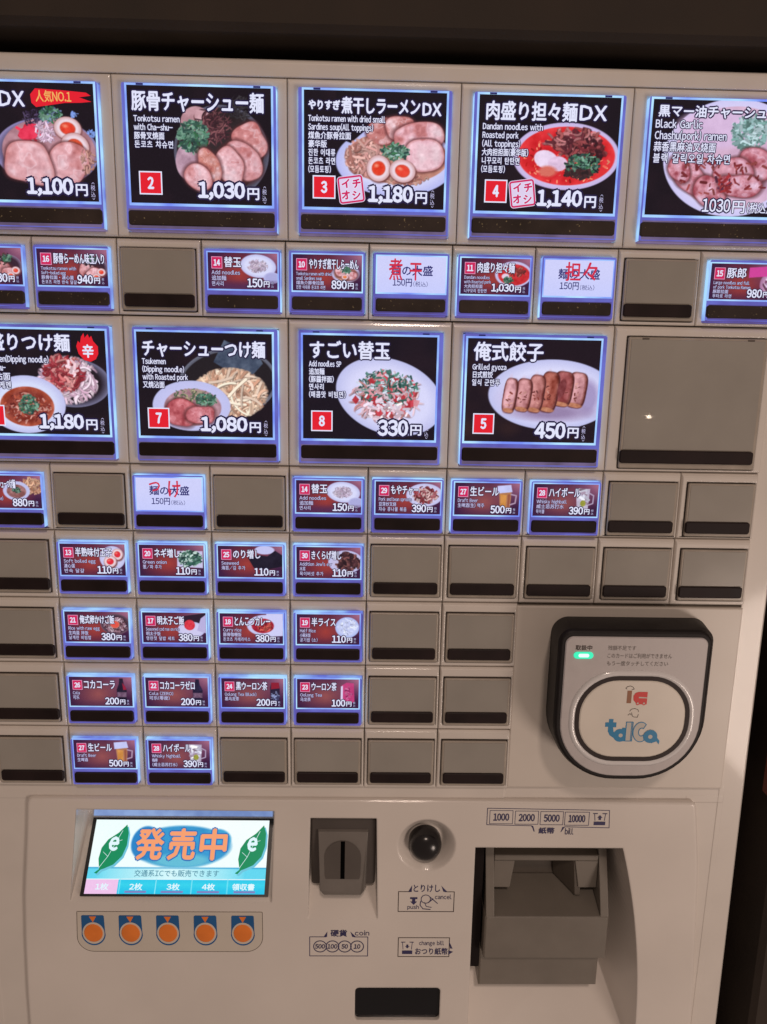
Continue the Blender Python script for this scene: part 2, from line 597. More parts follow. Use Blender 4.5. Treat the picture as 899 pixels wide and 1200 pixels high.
    def mesh(self, sheet, W, H, name, mats, parent, label=None):
        """the picture as a fine flat mesh W x H mm on the sheet"""
        C = np.clip(self.C + self.rng.randn(self.h, self.w, 1) * 2.0, 0, 255)
        L = lin(C).reshape(-1, 3)
        u, v = np.meshgrid(np.linspace(0, W, self.w), np.linspace(H, 0, self.h))
        P = sheet.o + u.reshape(-1, 1) * sheet.u + v.reshape(-1, 1) * sheet.v
        P = np.column_stack([P[:, 0], -P[:, 1], P[:, 2]]) * S
        idx = np.arange(self.w * self.h).reshape(self.h, self.w)
        F = np.stack([idx[1:, :-1], idx[1:, 1:], idx[:-1, 1:], idx[:-1, :-1]], -1).reshape(-1, 4)
        me = bpy.data.meshes.new(name)
        me.vertices.add(len(P))
        me.vertices.foreach_set('co', P.ravel())
        me.loops.add(F.size)
        me.loops.foreach_set('vertex_index', F.ravel().astype(np.int32))
        me.polygons.add(len(F))
        me.polygons.foreach_set('loop_start', np.arange(0, F.size, 4, dtype=np.int32))
        me.update(calc_edges=True)
        at_ = me.attributes.new('print', 'FLOAT_COLOR', 'POINT')
        at_.data.foreach_set('color', np.column_stack([L, np.ones(len(L))]).astype(np.float32).ravel())
        me.materials.append(mats)
        o = bpy.data.objects.new(name, me)
        link(o, parent)
        if label:
            o['label'] = label
        return o

# ------------------------------------------------------------------ the setting: dark wall the machine is set into
wl = MB()
wl.box(-900, 1100, -60, 4, 110.5, 900, 0, 3)          # above
wl.box(276, 1100, -60, -2, -1200, 110.4, 0, 3)        # right of the machine
wl.box(-900, -200, -60, -2, -1200, 110.4, 0, 3)       # left, outside the frame
wl.box(-900, 1100, -64, -60.5, -1200, 900, 0)         # the dark gap's back
M_WALL = plastic('dark_wall_paint', (0.036, 0.026, 0.020), 0.75, 0.25, 18, 0.6, 0, 0.3)
wall = wl.build('wall', [M_WALL])
wall['kind'] = 'structure'
wall['label'] = 'dark brown wall around the opening the machine stands in'

nt_ = MB()
nt_.box(266.5, 276, -6, 0, -268, -205, 0, 0.6)
notice = nt_.build('notice_plate', plastic('dull_red_plate', (0.16, 0.035, 0.018), 0.5))
notice['label'] = 'small dull red plate at the edge of the dark wall right of the machine'
notice['category'] = 'plate'

# ------------------------------------------------------------------ the ticket machine
machine = bpy.data.objects.new('ticket_machine', None)
link(machine)
machine['label'] = 'cream food ticket vending machine with rows of lit and unlit menu buttons'
machine['category'] = 'ticket machine'

XL, XR = -170.0, 240.0
cb = MB()
# top rail, with a rounded upper edge
prof = [(-60, 92.9), (0, 92.9), (0, 98.6), (-.5, 99.8), (-1.6, 100.6), (-3, 100.9), (-60, 100.9)]
L = [[(x, d, z) for d, z in prof] for x in (XL - 10, XR + 14.4)]
cb.loops(L, 0, True, True)
# right pillar
edge = [(254.0, 92.7), (254.0, -150), (254.4, -242), (255.9, -417), (256.6, -520)]
pl = [(XR + .2, 92.7)] + [(XR + .2, -520)] + list(reversed(edge))
pl_in = [(x - (1.2 if x > 250 else 0), z) for x, z in pl]
cb.loops([at(pl, -60), at(pl, -4.2), at(pl_in, -3)], 0, True, True)
# left pillar, strip below the buttons and behind the lower panel's edges
cb.box(XL - 10, XL, -60, -2.68, -520, 92.7, 0, 1)
cb.box(XL - 4, 119.0, -60, -2.6, -274, -264.8, 0, .4)
cb.box(118.0, XR + 3, -60, -3.04, -274, -264.2, 0, .02)
cb.box(XL - 4, -140, -60, -2.64, -520, -270, 0, .02)
cb.box(222, XR + 3, -60, -3.08, -520, -270, 0, .02)
cabinet = cb.build('cabinet', M_HOUSE, machine)
bk = MB()
bk.box(XL, XR, -58, -7, -264, 92.5)
bk.build('inner_panel', M_BACK, machine)
rp_ = MB()
rp_.box(119.5, 239.9, -20, -.2, -263.7, -158.2, 0, .5)
rp_.build('reader_plate', plastic('reader_plate_plastic', (0.70, 0.64, 0.575), 0.34, 0.03, 40, 0.05, 0.6), machine)

# ---- rows of button housings
ROWS = [  # top, bottom, rim top, rim bottom, big, first and last column
    (92.8, 22.2, 88.2, 24.3, 1, -4, 4),
    (22.2, -13.5, 17.3, -11.5, 0, -4, 5),
    (-13.5, -85.8, -19.1, -83.9, 1, -4, 4),
    (-85.8, -120.5, -90.7, -119.0, 0, -4, 5),
    (-120.5, -156.6, -125.2, -153.6, 0, -4, 5),
    (-156.6, -192.5, -161.3, -189.7, 0, -4, 2),
    (-192.5, -229.1, -197.4, -226.0, 0, -4, 2),
    (-229.1, -264.5, -233.6, -262.1, 0, -4, 2)]
ROW_DX = [0.3, -1.1, 0, 0, 0, 0, 0, 0]
def rim_x(k, big):
    return (k * 40 + 5.4, k * 40 + 75.6) if big else (k * 40 + 2.1, k * 40 + 38.2)
def cap_rect(k, ri):
    """outline of a button cap: x0, x1, bottom, top"""
    rt, rb, big = ROWS[ri][2], ROWS[ri][3], ROWS[ri][4]
    x0, x1 = rim_x(k, big)
    x1 -= .0081 * max(0, 40 - x1)
    x0 += .0081 * max(0, x0 - 40)
    return x0, x1, rb + .0081 * max(0, rb + 32), rt - .0081 * max(0, -32 - rt)
for ri, (zt, zb, rt, rb, big, ka, kb) in enumerate(ROWS):
    mb = MB()
    for k in range(ka, kb + 1, 2 if big else 1):
        xl, xr = k * 40 + .14, k * 40 + (80 if big else 40) - .14
        if k + (1 if big else 0) >= kb and kb >= 4:
            xr = XR - .1
        z0, z1 = zb + .25, zt - .25
        hx0, hx1, hz0, hz1 = cap_rect(k, ri)
        hx0, hx1, hz0, hz1 = hx0 - .25, hx1 + .25, hz0 - .25, hz1 + .3
        R4 = lambda a, b, c, e, d: [(a, d, c), (b, d, c), (b, d, e), (a, d, e)]
        top = [[(xl, -6.5, z0), (xr, -6.5, z0), (xr, -6.5, z1), (xl, -6.5, z1)],
               [(xl, -.9, z0), (xr, -.9, z0), (xr, -2.4, z1), (xl, -2.4, z1)],
               [(xl + .15, -.25, z0 + .35), (xr - .15, -.25, z0 + .35), (xr - .15, -1.3, z1 - .5), (xl + .15, -1.3, z1 - .5)],
               [(xl + .5, 0, z0 + .8), (xr - .5, 0, z0 + .8), (xr - .5, -.35, z1 - 1.5), (xl + .5, -.35, z1 - 1.5)],
               [(xl + .9, 0, z0 + 1.1), (xr - .9, 0, z0 + 1.1), (xr - .9, 0, z1 - 2.5), (xl + .9, 0, z1 - 2.5)],
               R4(hx0 - .5, hx1 + .5, min(hz0 - .3, hz0), hz1 + .5, 0),
               R4(hx0, hx1, hz0, hz1, -.45), R4(hx0, hx1, hz0, hz1, -6.4)]
        if ri == 0:                           # the top row sits almost flush under the rail
            top[1] = [(x, max(d, -.9), z) for x, d, z in top[1]]
            top[2] = [(x, max(d, -.4), z) for x, d, z in top[2]]
            top[3] = [(x, max(d, -.1), z) for x, d, z in top[3]]
        mb.loops(top, 0)
    mb.build('button_housing', M_HOUSE, machine).location.x = ROW_DX[ri] * S

# pale scuffs rubbed along the ledge under buttons 3 and 4
sc = Print(Sheet((0, .0, 0)))
rs_ = random.Random(4)
M_SCUFF = plastic('scuff', (0.85, 0.82, 0.80), .5)
for i in range(46):
    x, z = 94 + 34 * rs_.random(), 19.3 + 1.2 * rs_.random()
    w, h = .2 + .7 * rs_.random(), .1 + .22 * rs_.random()
    sc.shape([(x, z), (x + w, z + .1 * rs_.random()), (x + w * .8, z + h), (x + .1, z + h * .8)], M_SCUFF, -.12 + .05)
sc.build('scuff_mark', machine)

# ------------------------------------------------------------------ menu pictures
def big_paint(box, seed, bg=(20, 13, 24)):
    p = Paint(box, 236, 180, bg, seed)
    p.mix(np.clip((p.noise(140, 2) - .45) * 1.2, 0, .5), (40, 24, 34))
    return p
GREEN = [(60, 96, 84), (86, 132, 112), (40, 70, 66), (120, 160, 140), (52, 104, 70)]
def pic_toppings():        # left edge of the top row
    p = big_paint((-395, 100, 712, 975), 3)
    p.ell(330, 610, 400, 255, (30, 22, 40), edge=(150, 140, 190))
    p.ell(345, 600, 360, 240, (176, 128, 140), mott=30, ms=70)
    p.strands(250, 370, 110, 70, 60, 7, [(60, 44, 78), (90, 74, 110), (40, 30, 50)])
    p.bits(215, 465, 100, 60, 30, 14, [(226, 50, 80), (200, 40, 60)])
    p.ell(200, 470, 84, 52, (228, 52, 84), -20, mott=18, ms=30)
    p.bits(370, 330, 80, 60, 120, 12, GREEN + [(130, 150, 200)])
    p.strands(330, 460, 90, 80, 60, 10, [(236, 206, 230), (214, 176, 206)])
    p.egg(500, 430, 105, 85, 10)
    p.egg(550, 560, 110, 95, 25, (228, 84, 50))
    p.meat(490, 690, 150, 150, 30)
    p.meat(180, 690, 195, 165, 10)
    p.strands(650, 680, 60, 120, 26, 12, [(200, 150, 140), (160, 110, 100)])
    p.bits(560, 330, 30, 20, 14, 10, [(120, 150, 220)])
    p.bits(680, 460, 26, 30, 14, 10, [(120, 150, 220)])
    return p
def pic_tonkotsu():
    p = big_paint((75, 98, 800, 685), 5)
    p.ell(545, 420, 242, 236, (26, 22, 30), edge=(92, 92, 112))
    p.ell(540, 410, 222, 212, (42, 32, 36), mott=18)
    p.ell(420, 280, 80, 86, (196, 150, 160), mott=34, ms=40)
    p.ell(370, 470, 60, 90, (186, 150, 170), mott=34, ms=36)
    p.strands(500, 290, 96, 90, 110, 6, [(96, 52, 62), (62, 34, 44), (130, 80, 86)])
    p.strands(640, 200, 60, 60, 60, 5, [(44, 40, 48), (64, 60, 66)])
    p.bits(400, 345, 76, 80, 260, 9, GREEN)
    p.meat(690, 355, 74, 90, -35, (216, 150, 152))
    p.meat(655, 455, 76, 106, -30)
    p.meat(585, 490, 66, 96, -25)
    p.meat(480, 495, 56, 92, -10, (200, 128, 118))
    p.meat(420, 545, 80, 66, 35)
    return p
def pic_niboshi():
    p = big_paint((97, 68, 802, 662), 7)
    p.ell(555, 420, 300, 178, (214, 214, 250), edge=(180, 184, 240))
    p.clip = None
    p.poly([(255, 300), (330, 330), (470, 200), (620, 180), (810, 260), (810, 0), (255, 0)], (20, 13, 24))
    p.ell(560, 400, 258, 132, (190, 132, 118), mott=36, ms=50)
    p.meat(480, 270, 72, 64, -20, (196, 126, 124))
    p.meat(570, 250, 72, 62, 0, (206, 140, 140))
    p.meat(670, 290, 120, 74, -8, (222, 168, 180))
    p.meat(700, 385, 96, 92, -15, (228, 178, 192))
    p.strands(395, 400, 88, 92, 110, 11, [(206, 150, 146), (176, 116, 108), (228, 178, 170)], 1.0)
    p.bits(550, 370, 66, 42, 170, 8, GREEN + [(180, 210, 210)])
    p.strands(600, 500, 140, 40, 60, 9, [(206, 160, 146), (176, 116, 108)])
    p.egg(470, 455, 60, 68, 0, (226, 60, 36))
    p.egg(590, 466, 66, 58, 20, (230, 66, 48))
    return p
def pic_dandan():
    p = big_paint((95, 80, 797, 672), 9)
    p.ell(540, 382, 268, 172, (218, 206, 240), edge=(196, 180, 228))
    p.ell(542, 380, 244, 150, (206, 30, 40), mott=22, ms=40, edge=(226, 52, 56))
    p.bits(542, 400, 220, 120, 140, 6, [(240, 110, 90), (170, 20, 20), (250, 170, 130)])
    p.strands(580, 310, 150, 74, 150, 12, [(120, 50, 60), (92, 36, 48), (160, 84, 84), (190, 120, 124)], .8)
    p.strands(650, 350, 90, 60, 70, 12, [(110, 40, 48), (150, 70, 74), (60, 24, 34)], .8)
    p.ell(440, 400, 62, 46, (234, 214, 240), 20, mott=16)
    p.ell(500, 420, 50, 38, (226, 196, 226), 0, mott=20)
    p.ell(450, 460, 46, 28, (214, 110, 96), 0, soft=14)
    p.bits(625, 425, 84, 58, 300, 8, GREEN + [(28, 36, 40)])
    p.bits(610, 470, 66, 24, 60, 9, [(50, 36, 40), (70, 40, 44)])
    return p
def pic_black_garlic():
    p = big_paint((125, 150, 1060, 905), 11)
    p.ell(690, 520, 470, 385, (222, 214, 246), edge=(206, 200, 244))
    p.ell(700, 520, 416, 336, (212, 176, 204), mott=26, ms=110)
    p.ell(560, 330, 260, 130, (216, 186, 222), mott=12, soft=40)
    p.bits(790, 350, 120, 110, 300, 13, [(150, 186, 188), (120, 160, 156), (186, 210, 216), (96, 130, 126)])
    for (x, y, rx, ry, r) in ((860, 560, 130, 96, 20), (700, 620, 130, 110, -30), (420, 660, 130, 84, 45), (560, 740, 120, 90, 20), (760, 700, 150, 76, 0), (330, 600, 60, 90, -30)):
        p.meat(x, y, rx, ry, r, (202, 134, 150), (138, 44, 56), (232, 196, 220))
    p.bits(640, 640, 330, 130, 60, 14, [(120, 40, 46), (150, 70, 70)])
    p.bits(660, 680, 80, 60, 26, 14, [(96, 44, 70), (150, 44, 50)])
    return p
def pic_spicy_tsukemen():
    p = big_paint((-185, 72, 807, 825), 13)
    p.ell(560, 450, 270, 175, (30, 22, 32), edge=(120, 118, 150))
    p.strands(520, 430, 210, 160, 240, 15, [(226, 196, 216), (206, 166, 190), (236, 212, 226)], .8)
    p.strands(490, 380, 150, 130, 190, 16, [(176, 66, 76), (204, 110, 112), (150, 44, 56), (224, 150, 150)], .5)
    p.bits(540, 350, 60, 60, 14, 16, [(236, 200, 210)])
    p.plate(200, 610, 290, 210, (214, 220, 250), 0)
    p.ell(205, 625, 200, 145, (140, 60, 50), mott=40, ms=46, edge=(180, 84, 60))
    p.bits(205, 630, 170, 110, 160, 9, [(190, 130, 120), (120, 40, 36), (206, 150, 140), (170, 80, 60)])
    p.bits(215, 610, 70, 70, 100, 10, GREEN)
    return p
def pic_chashu_tsukemen():
    p = big_paint((75, 58, 802, 632), 15)
    p.ell(560, 330, 270, 190, (26, 22, 30), -8, edge=(108, 112, 130))
    p.ell(560, 330, 252, 172, (30, 26, 32), -8)
    p.poly([(545, 95), (620, 130), (720, 150), (752, 220), (690, 290), (560, 262), (485, 215)], (70, 82, 104), mott=26, ms=26)
    p.ell(572, 388, 178, 122, (196, 150, 128), 0, soft=20, mott=26)
    p.strands(572, 388, 186, 128, 300, 12, [(240, 204, 178), (222, 178, 152), (248, 220, 200), (200, 150, 126)], 1.3, .7)
    p.plate(360, 460, 212, 140, (196, 196, 240), 0)
    p.ell(366, 468, 156, 104, (170, 128, 140), mott=40, ms=34)
    p.strands(370, 410, 120, 44, 60, 6, [(196, 190, 150), (150, 140, 120), (90, 110, 84)])
    p.bits(440, 425, 60, 34, 110, 7, GREEN)
    p.meat(310, 500, 86, 74, 25, (196, 104, 112), (146, 50, 60), (224, 150, 160))
    p.meat(410, 510, 76, 52, 0, (204, 120, 130), (150, 60, 66), (226, 160, 172))
    return p
def pic_kaedama_deluxe():
    p = big_paint((88, 60, 812, 628), 17, (18, 12, 26))
    p.plate(560, 390, 300, 205, (216, 216, 250), 18)
    p.strands(545, 390, 190, 135, 170, 10, [(226, 196, 210), (206, 160, 170), (190, 130, 130)])
    for _ in range(46):
        t, q = p.rng.rand() * 6.283, math.sqrt(p.rng.rand())
        x, y = 540 + 170 * q * math.cos(t), 385 + 130 * q * math.sin(t)
        a, s = p.rng.rand() * 6.28, 18 + 14 * p.rng.rand()
        c = [(206, 70, 84), (176, 48, 60), (214, 110, 120), (160, 70, 70), (222, 150, 160)][p.rng.randint(5)]
        p.poly([(x + s * math.cos(a + k * 1.57) * (1.2 if k % 2 else .8), y + s * math.sin(a + k * 1.57)) for k in range(4)], c, mott=18, ms=14)
    p.bits(545, 340, 170, 100, 240, 8, [(60, 104, 96), (90, 140, 128), (40, 80, 76), (206, 214, 230)])
    p.bits(540, 460, 140, 60, 60, 11, [(240, 226, 244), (226, 200, 216)])
    return p
def pic_gyoza():
    p = big_paint((85, 85, 812, 640), 19, (24, 14, 26))
    p.mix(np.clip(p.noise(120, 2) - .35, 0, .8) * np.clip((p.Y - 250) / 300, 0, 1), (74, 44, 34))
    p.plate(560, 380, 352, 190, (218, 218, 250), 0)
    p.ell(560, 400, 280, 116, (196, 184, 224), 0, soft=50)
    p.ell(760, 390, 50, 90, (164, 150, 196), 0, soft=30)
    p.ell(560, 475, 190, 40, (150, 130, 170), 0, soft=40)
    X = [(298, 350, 300, 470), (366, 428, 300, 462), (434, 498, 280, 465), (502, 574, 262, 462), (572, 652, 258, 430), (652, 728, 262, 436)]
    tones = [(204, 148, 156), (190, 128, 132), (180, 114, 112), (160, 84, 72), (146, 70, 72), (200, 142, 148)]
    for i, (xa, xb, ya, yb) in reversed(list(enumerate(X))):
        cx, cy = (xa + xb) / 2 + 2, (ya + yb) / 2
        rx, ry = (xb - xa) * .68, (yb - ya) * .53
        p.power = 3.6
        p.ell(cx + 3, cy + 4, rx + 4, ry + 5, (82, 36, 38), 7)
        p.ell(cx, cy, rx, ry, tones[i], 7, mott=50, ms=28, edge=(112, 54, 48))
        p.power = 2.0
        p.ell(cx - rx * .3, cy - 4, rx * .34, ry * .74, np.minimum(np.array(tones[i]) + 34, 240), 9, soft=20, mott=26, ms=16)
        p.ell(cx + 4, ya + 12, rx * .55, 12, np.minimum(np.array(tones[i]) + 26, 240), -10, soft=10, mott=20, ms=12)
        p.bits(cx, cy + 16, rx * .5, ry * .55, 9, 5, [(120, 52, 44), (96, 40, 40), (206, 150, 140)])
        p.ell(cx - 6, yb - 2, rx * .8, 12, (186, 122, 92), 10, mott=24, ms=14)
    p.ell(612, 345, 22, 52, (124, 58, 62), 12, mott=30, ms=18)
    return p

def small_paint(seed, tone=0):
    """maroon gradient ground of the small cards; drawing units 0..326 by 0..163"""
    p = Paint((0, 0, 326, 163), 132, 68, (58, 24, 62), seed)
    a = np.clip(1 - np.hypot((p.X - 150) / 150, (p.Y - 95) / 120), 0, 1)
    p.mix(a ** .8, [(158, 58, 54), (146, 78, 80), (136, 52, 48)][tone])
    p.mix(np.clip((p.X - 170) / 150, 0, 1) * np.clip((120 - p.Y) / 110, 0, 1) * .8, (188, 122, 146))
    p.mix(np.clip((p.Y - 125) / 60, 0, 1) * .6, (52, 24, 66))
    return p
def sp_bowl(seed):
    p = small_paint(seed)
    p.ell(262, 82, 66, 52, (56, 34, 50), edge=(140, 120, 150))
    p.meat(235, 92, 40, 34, 20)
    p.meat(262, 110, 36, 26, -10)
    p.strands(250, 50, 40, 26, 30, 6, [(60, 40, 50), (90, 64, 60)])
    p.bits(258, 46, 22, 16, 50, 4, GREEN)
    p.egg(296, 100, 20, 17)
    p.egg(272, 122, 18, 14)
    return p
def sp_noodle_plate(seed):
    p = small_paint(seed)
    p.plate(236, 58, 84, 52, (216, 218, 250), 6)
    p.strands(232, 58, 46, 28, 90, 4, [(206, 190, 216), (186, 164, 190), (222, 206, 226)], 1.0)
    p.plate(300, 110, 40, 26, (170, 170, 220), 0)
    p.mix(np.clip((p.Y - 118) / 30, 0, 1) * .8, (80, 40, 80))
    return p
def sp_niboshi(seed):
    p = small_paint(seed)
    p.plate(250, 84, 66, 40, (210, 200, 236))
    p.ell(250, 84, 54, 32, (190, 130, 110), mott=30, ms=14)
    p.meat(225, 76, 26, 20); p.meat(278, 92, 26, 18)
    p.bits(250, 66, 26, 14, 60, 4, GREEN)
    p.egg(246, 98, 16, 12, 0, (230, 130, 60))
    p.strands(205, 40, 14, 20, 10, 5, [(150, 40, 40)])
    return p
def sp_dandan(seed):
    p = small_paint(seed)
    p.plate(250, 70, 88, 58, (214, 190, 222))
    p.ell(252, 72, 76, 48, (196, 40, 48), mott=24, ms=16)
    p.strands(262, 58, 44, 24, 40, 6, [(130, 50, 50), (170, 90, 80)])
    p.ell(212, 80, 18, 13, (228, 206, 230))
    p.bits(226, 98, 22, 14, 70, 4, GREEN)
    return p
def sp_pork(seed):
    p = small_paint(seed)
    p.ell(330, 90, 90, 70, (206, 160, 196), edge=(160, 110, 150))
    p.strands(318, 100, 60, 50, 60, 9, [(190, 150, 190), (120, 70, 100), (226, 196, 226)], 1.0)
    p.poly([(184, 16), (326, 6), (326, 50), (184, 62)], (206, 66, 152))
    return p
def sp_tsukemen(seed):
    p = small_paint(seed)
    p.strands(280, 50, 60, 42, 90, 6, [(206, 156, 130), (180, 124, 100), (226, 180, 150)], 1.0)
    p.plate(205, 76, 66, 48, (190, 192, 232))
    p.ell(205, 78, 48, 34, (150, 100, 100), mott=34, ms=14)
    p.bits(205, 72, 22, 14, 40, 4, GREEN)
    return p
def sp_moya(seed):
    p = small_paint(seed)
    p.plate(246, 66, 92, 58, (208, 206, 240))
    p.strands(250, 66, 62, 42, 110, 7, [(150, 60, 70), (190, 110, 120), (110, 40, 44), (226, 190, 190)], .6)
    return p
def sp_beer(seed):
    p = small_paint(seed, 1)
    p.poly([(222, 34), (286, 34), (280, 132), (230, 132)], (176, 120, 84), mott=14)
    p.line([(284, 56), (310, 62), (306, 100), (282, 108)], 7, (176, 150, 176))
    p.poly([(230, 56), (262, 60), (258, 128), (234, 128)], (206, 140, 70), mott=20)
    p.poly([(214, 14), (282, 8), (290, 44), (216, 52)], (196, 200, 246), mott=10)
    p.poly([(268, 56), (280, 56), (276, 126), (266, 126)], (150, 84, 66))
    return p
def sp_highball(seed):
    p = small_paint(seed, 1)
    p.poly([(214, 22), (284, 22), (278, 128), (222, 128)], (186, 176, 200), mott=30, ms=20)
    p.bits(248, 70, 26, 44, 30, 9, [(226, 226, 246), (150, 130, 150), (206, 206, 226)])
    p.ell(252, 96, 14, 16, (150, 150, 60), mott=20)
    p.line([(282, 44), (304, 56), (302, 96), (280, 104)], 6, (176, 160, 190))
    return p
def sp_boiled_egg(seed):
    p = small_paint(seed)
    p.plate(262, 72, 64, 62, (206, 204, 240))
    p.egg(288, 52, 28, 30, 10, (222, 40, 60))
    p.egg(250, 90, 32, 30, -15, (226, 44, 66))
    return p
def sp_greens(seed):
    p = small_paint(seed)
    p.poly([(192, 30), (320, 30), (320, 118), (190, 112)], (200, 196, 232))
    p.bits(256, 70, 58, 40, 200, 7, [(44, 84, 76), (76, 120, 104), (30, 60, 60), (190, 214, 206)])
    return p
def sp_nori(seed):
    p = small_paint(seed)
    p.ell(236, 20, 50, 22, (196, 196, 240))
    p.poly([(152, 62), (206, 46), (250, 52), (290, 22), (326, 46), (326, 104), (250, 122), (180, 112)], (24, 20, 40), mott=10)
    return p
def sp_kikurage(seed):
    p = small_paint(seed)
    p.plate(250, 76, 88, 60, (196, 190, 226))
    p.strands(262, 76, 66, 52, 150, 9, [(66, 36, 44), (96, 56, 62), (44, 24, 34), (130, 80, 80)], .5, 1.2)
    return p
def sp_rice_egg(seed):
    p = small_paint(seed)
    p.ell(258, 66, 76, 56, (50, 32, 50), edge=(110, 84, 100))
    p.bits(258, 70, 56, 38, 160, 6, [(150, 110, 126), (206, 180, 196), (90, 60, 70)])
    p.ell(256, 68, 24, 20, (224, 84, 72), edge=(206, 130, 110))
    return p
def sp_mentaiko(seed):
    p = small_paint(seed)
    p.poly([(196, 20), (326, 0), (326, 60), (290, 70), (206, 66)], (40, 24, 44))
    p.plate(250, 92, 70, 44, (206, 202, 240))
    p.poly([(300, 30), (326, 10), (326, 110), (280, 96)], (184, 176, 222))
    p.ell(242, 66, 28, 28, (214, 52, 70), mott=20, ms=10)
    return p
def sp_curry(seed):
    p = small_paint(seed)
    p.plate(240, 64, 100, 58, (212, 212, 246))
    p.poly([(240, 0), (326, 0), (326, 120), (262, 124), (246, 60)], (206, 206, 246))
    p.ell(222, 66, 58, 40, (170, 40, 60), mott=34, ms=18)
    p.strands(232, 70, 44, 26, 26, 7, [(206, 90, 80), (130, 26, 40)])
    return p
def sp_rice(seed):
    p = small_paint(seed)
    p.ell(262, 70, 62, 56, (196, 204, 244), edge=(170, 186, 240))
    p.bits(262, 66, 50, 42, 90, 5, [(214, 220, 250), (190, 196, 236)])
    return p
def sp_bottle(seed, body=(26, 20, 44), label=(150, 30, 60)):
    p = small_paint(seed, 1)
    p.poly([(262, 8), (280, 8), (284, 40), (298, 70), (296, 150), (248, 150), (246, 70), (258, 40)], body, mott=12)
    p.poly([(276, 30), (290, 50), (298, 70), (280, 72)], label)
    p.poly([(248, 84), (297, 84), (296, 112), (248, 112)], (112, 84, 110), mott=26, ms=10)
    return p
def sp_tea(seed, dark=True):
    p = small_paint(seed, 1)
    if dark:
        p.poly([(262, 24), (300, 24), (306, 52), (306, 150), (258, 150), (256, 50)], (34, 26, 54), mott=12)
        p.poly([(262, 22), (302, 22), (306, 54), (260, 60)], (140, 26, 50))
        p.bits(282, 100, 18, 26, 30, 5, [(130, 140, 180), (60, 60, 100)])
    else:
        p.poly([(236, 34), (262, 18), (300, 22), (304, 130), (238, 134)], (190, 60, 120), mott=14)
        p.poly([(232, 40), (242, 36), (242, 134), (230, 130)], (220, 214, 246))
        p.bits(270, 80, 20, 40, 30, 5, [(150, 40, 100), (210, 110, 160)])
    return p

# ------------------------------------------------------------------ menu buttons
def cap(parent_name, k, ri, lit, label):
    zt, zb, rt, rb, big, _, _ = ROWS[ri]
    x0, x1, rb, rt = cap_rect(k, ri)
    mb = MB()
    b = .5
    z_mid = rb + (9.6 if big else 8.1)
    # back to front: sides, chamfer, then the flat front
    A = rrect(x0, x1, rb, rt, .9, 3)
    B = inset(A, b)
    fd = 3.0 if lit else 1.3
    L = [at(A, -5.5), at(A, fd - .5), at(B, fd)]
    mb.loops(L, 0, False, True, mis=[1, 0])
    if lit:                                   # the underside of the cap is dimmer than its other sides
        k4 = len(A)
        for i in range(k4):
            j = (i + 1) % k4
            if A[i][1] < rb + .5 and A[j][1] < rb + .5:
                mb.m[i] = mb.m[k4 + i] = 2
    if lit:
        mb.box(x0 + 1.0, x1 - 1.0, 2.8, 3.04, rb + 1.0, z_mid, 2)
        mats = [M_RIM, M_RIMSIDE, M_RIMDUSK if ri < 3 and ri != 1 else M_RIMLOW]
    else:
        mats = [M_BLANKRIM, M_BLANKSIDE]
    if big:
        for cx in (x0 + 8.5, x1 - 8.5):
            mb.box(cx - 1.6, cx + 1.6, fd - .2, fd + .3, rt - 1.2, rt - .45, len(mats))
        mats.append(M_CLIP if lit else M_BLANKSIDE)
    o = mb.build('menu_button', mats, machine, label=label)
    o.location.x = ROW_DX[ri] * S
    return o

def strip(k, ri, parent, glints, lit=True):
    zt, zb, rt, rb, big, _, _ = ROWS[ri]
    x0, x1 = (k * 40 + 6.5, k * 40 + 74.3) if big else (k * 40 + 3.5, k * 40 + 36.9)
    z1 = rb + (9.3 if big else 7.9)
    z0 = z1 - (6.6 if big else 6.1)
    A = rrect(x0, x1, z0, z1, 1.3, 4)
    mb = MB()
    f = 3.0 if lit else 1.3
    mb.loops([at(A, f - .5), at(A, f + .7), at(inset(A, .5), f + 1.1)], 0, False, True)
    mb.build('dark_strip', M_STRIPGLINT if glints else M_STRIP, parent)

def card_area(k, ri):
    zt, zb, rt, rb, big, _, _ = ROWS[ri]
    if big:
        return k * 40 + (8.0 if ri == 0 else 7.5), rb + 12.6, 65.1, 50.0
    h = 16.5
    return k * 40 + 3.9, rt - 1.6 - h, 32.8, h

def leak(k, ri, parent):
    """light leaking round the film's edge"""
    x, z, w, h = card_area(k, ri)
    e = .95 if ROWS[ri][4] else .6
    mb = MB()
    O = [(x - e, z - e * 1.2), (x + w + e, z - e * 1.2), (x + w + e, z + h + e), (x - e, z + h + e)]
    I = [(x + .2, z + .2), (x + w - .2, z + .2), (x + w - .2, z + h - .2), (x + .2, z + h - .2)]
    mb.loops([at(O, 2.8), at(O, 3.12), at(I, 3.12), at(I, 2.8)], 0)
    mb.build('light_border', M_LEAK, parent)

def badge(pr, num, x0, y0, x1, y1, m, b):
    e = (x1 - x0) * .06
    pr.rect(x0 - e, y0 - e, x1 + e, y1 + e, WHITE if b else glow_pale, .04)
    pr.rect(x0, y0, x1, y1, m, .06)
    w, h = x1 - x0, y1 - y0
    if len(num) == 1:
        pr.text(num, x0 + w * .34, y0 + h * .2, x1 - w * .34, y1 - h * .2, WHITE, b or .22, h=.08)
    else:
        pr.text(num, x0 + w * .16, y0 + h * .2, x1 - w * .16, y1 - h * .2, WHITE, .14, h=.08)
glow_pale = glow('print_pale_pink', (226, 150, 190))

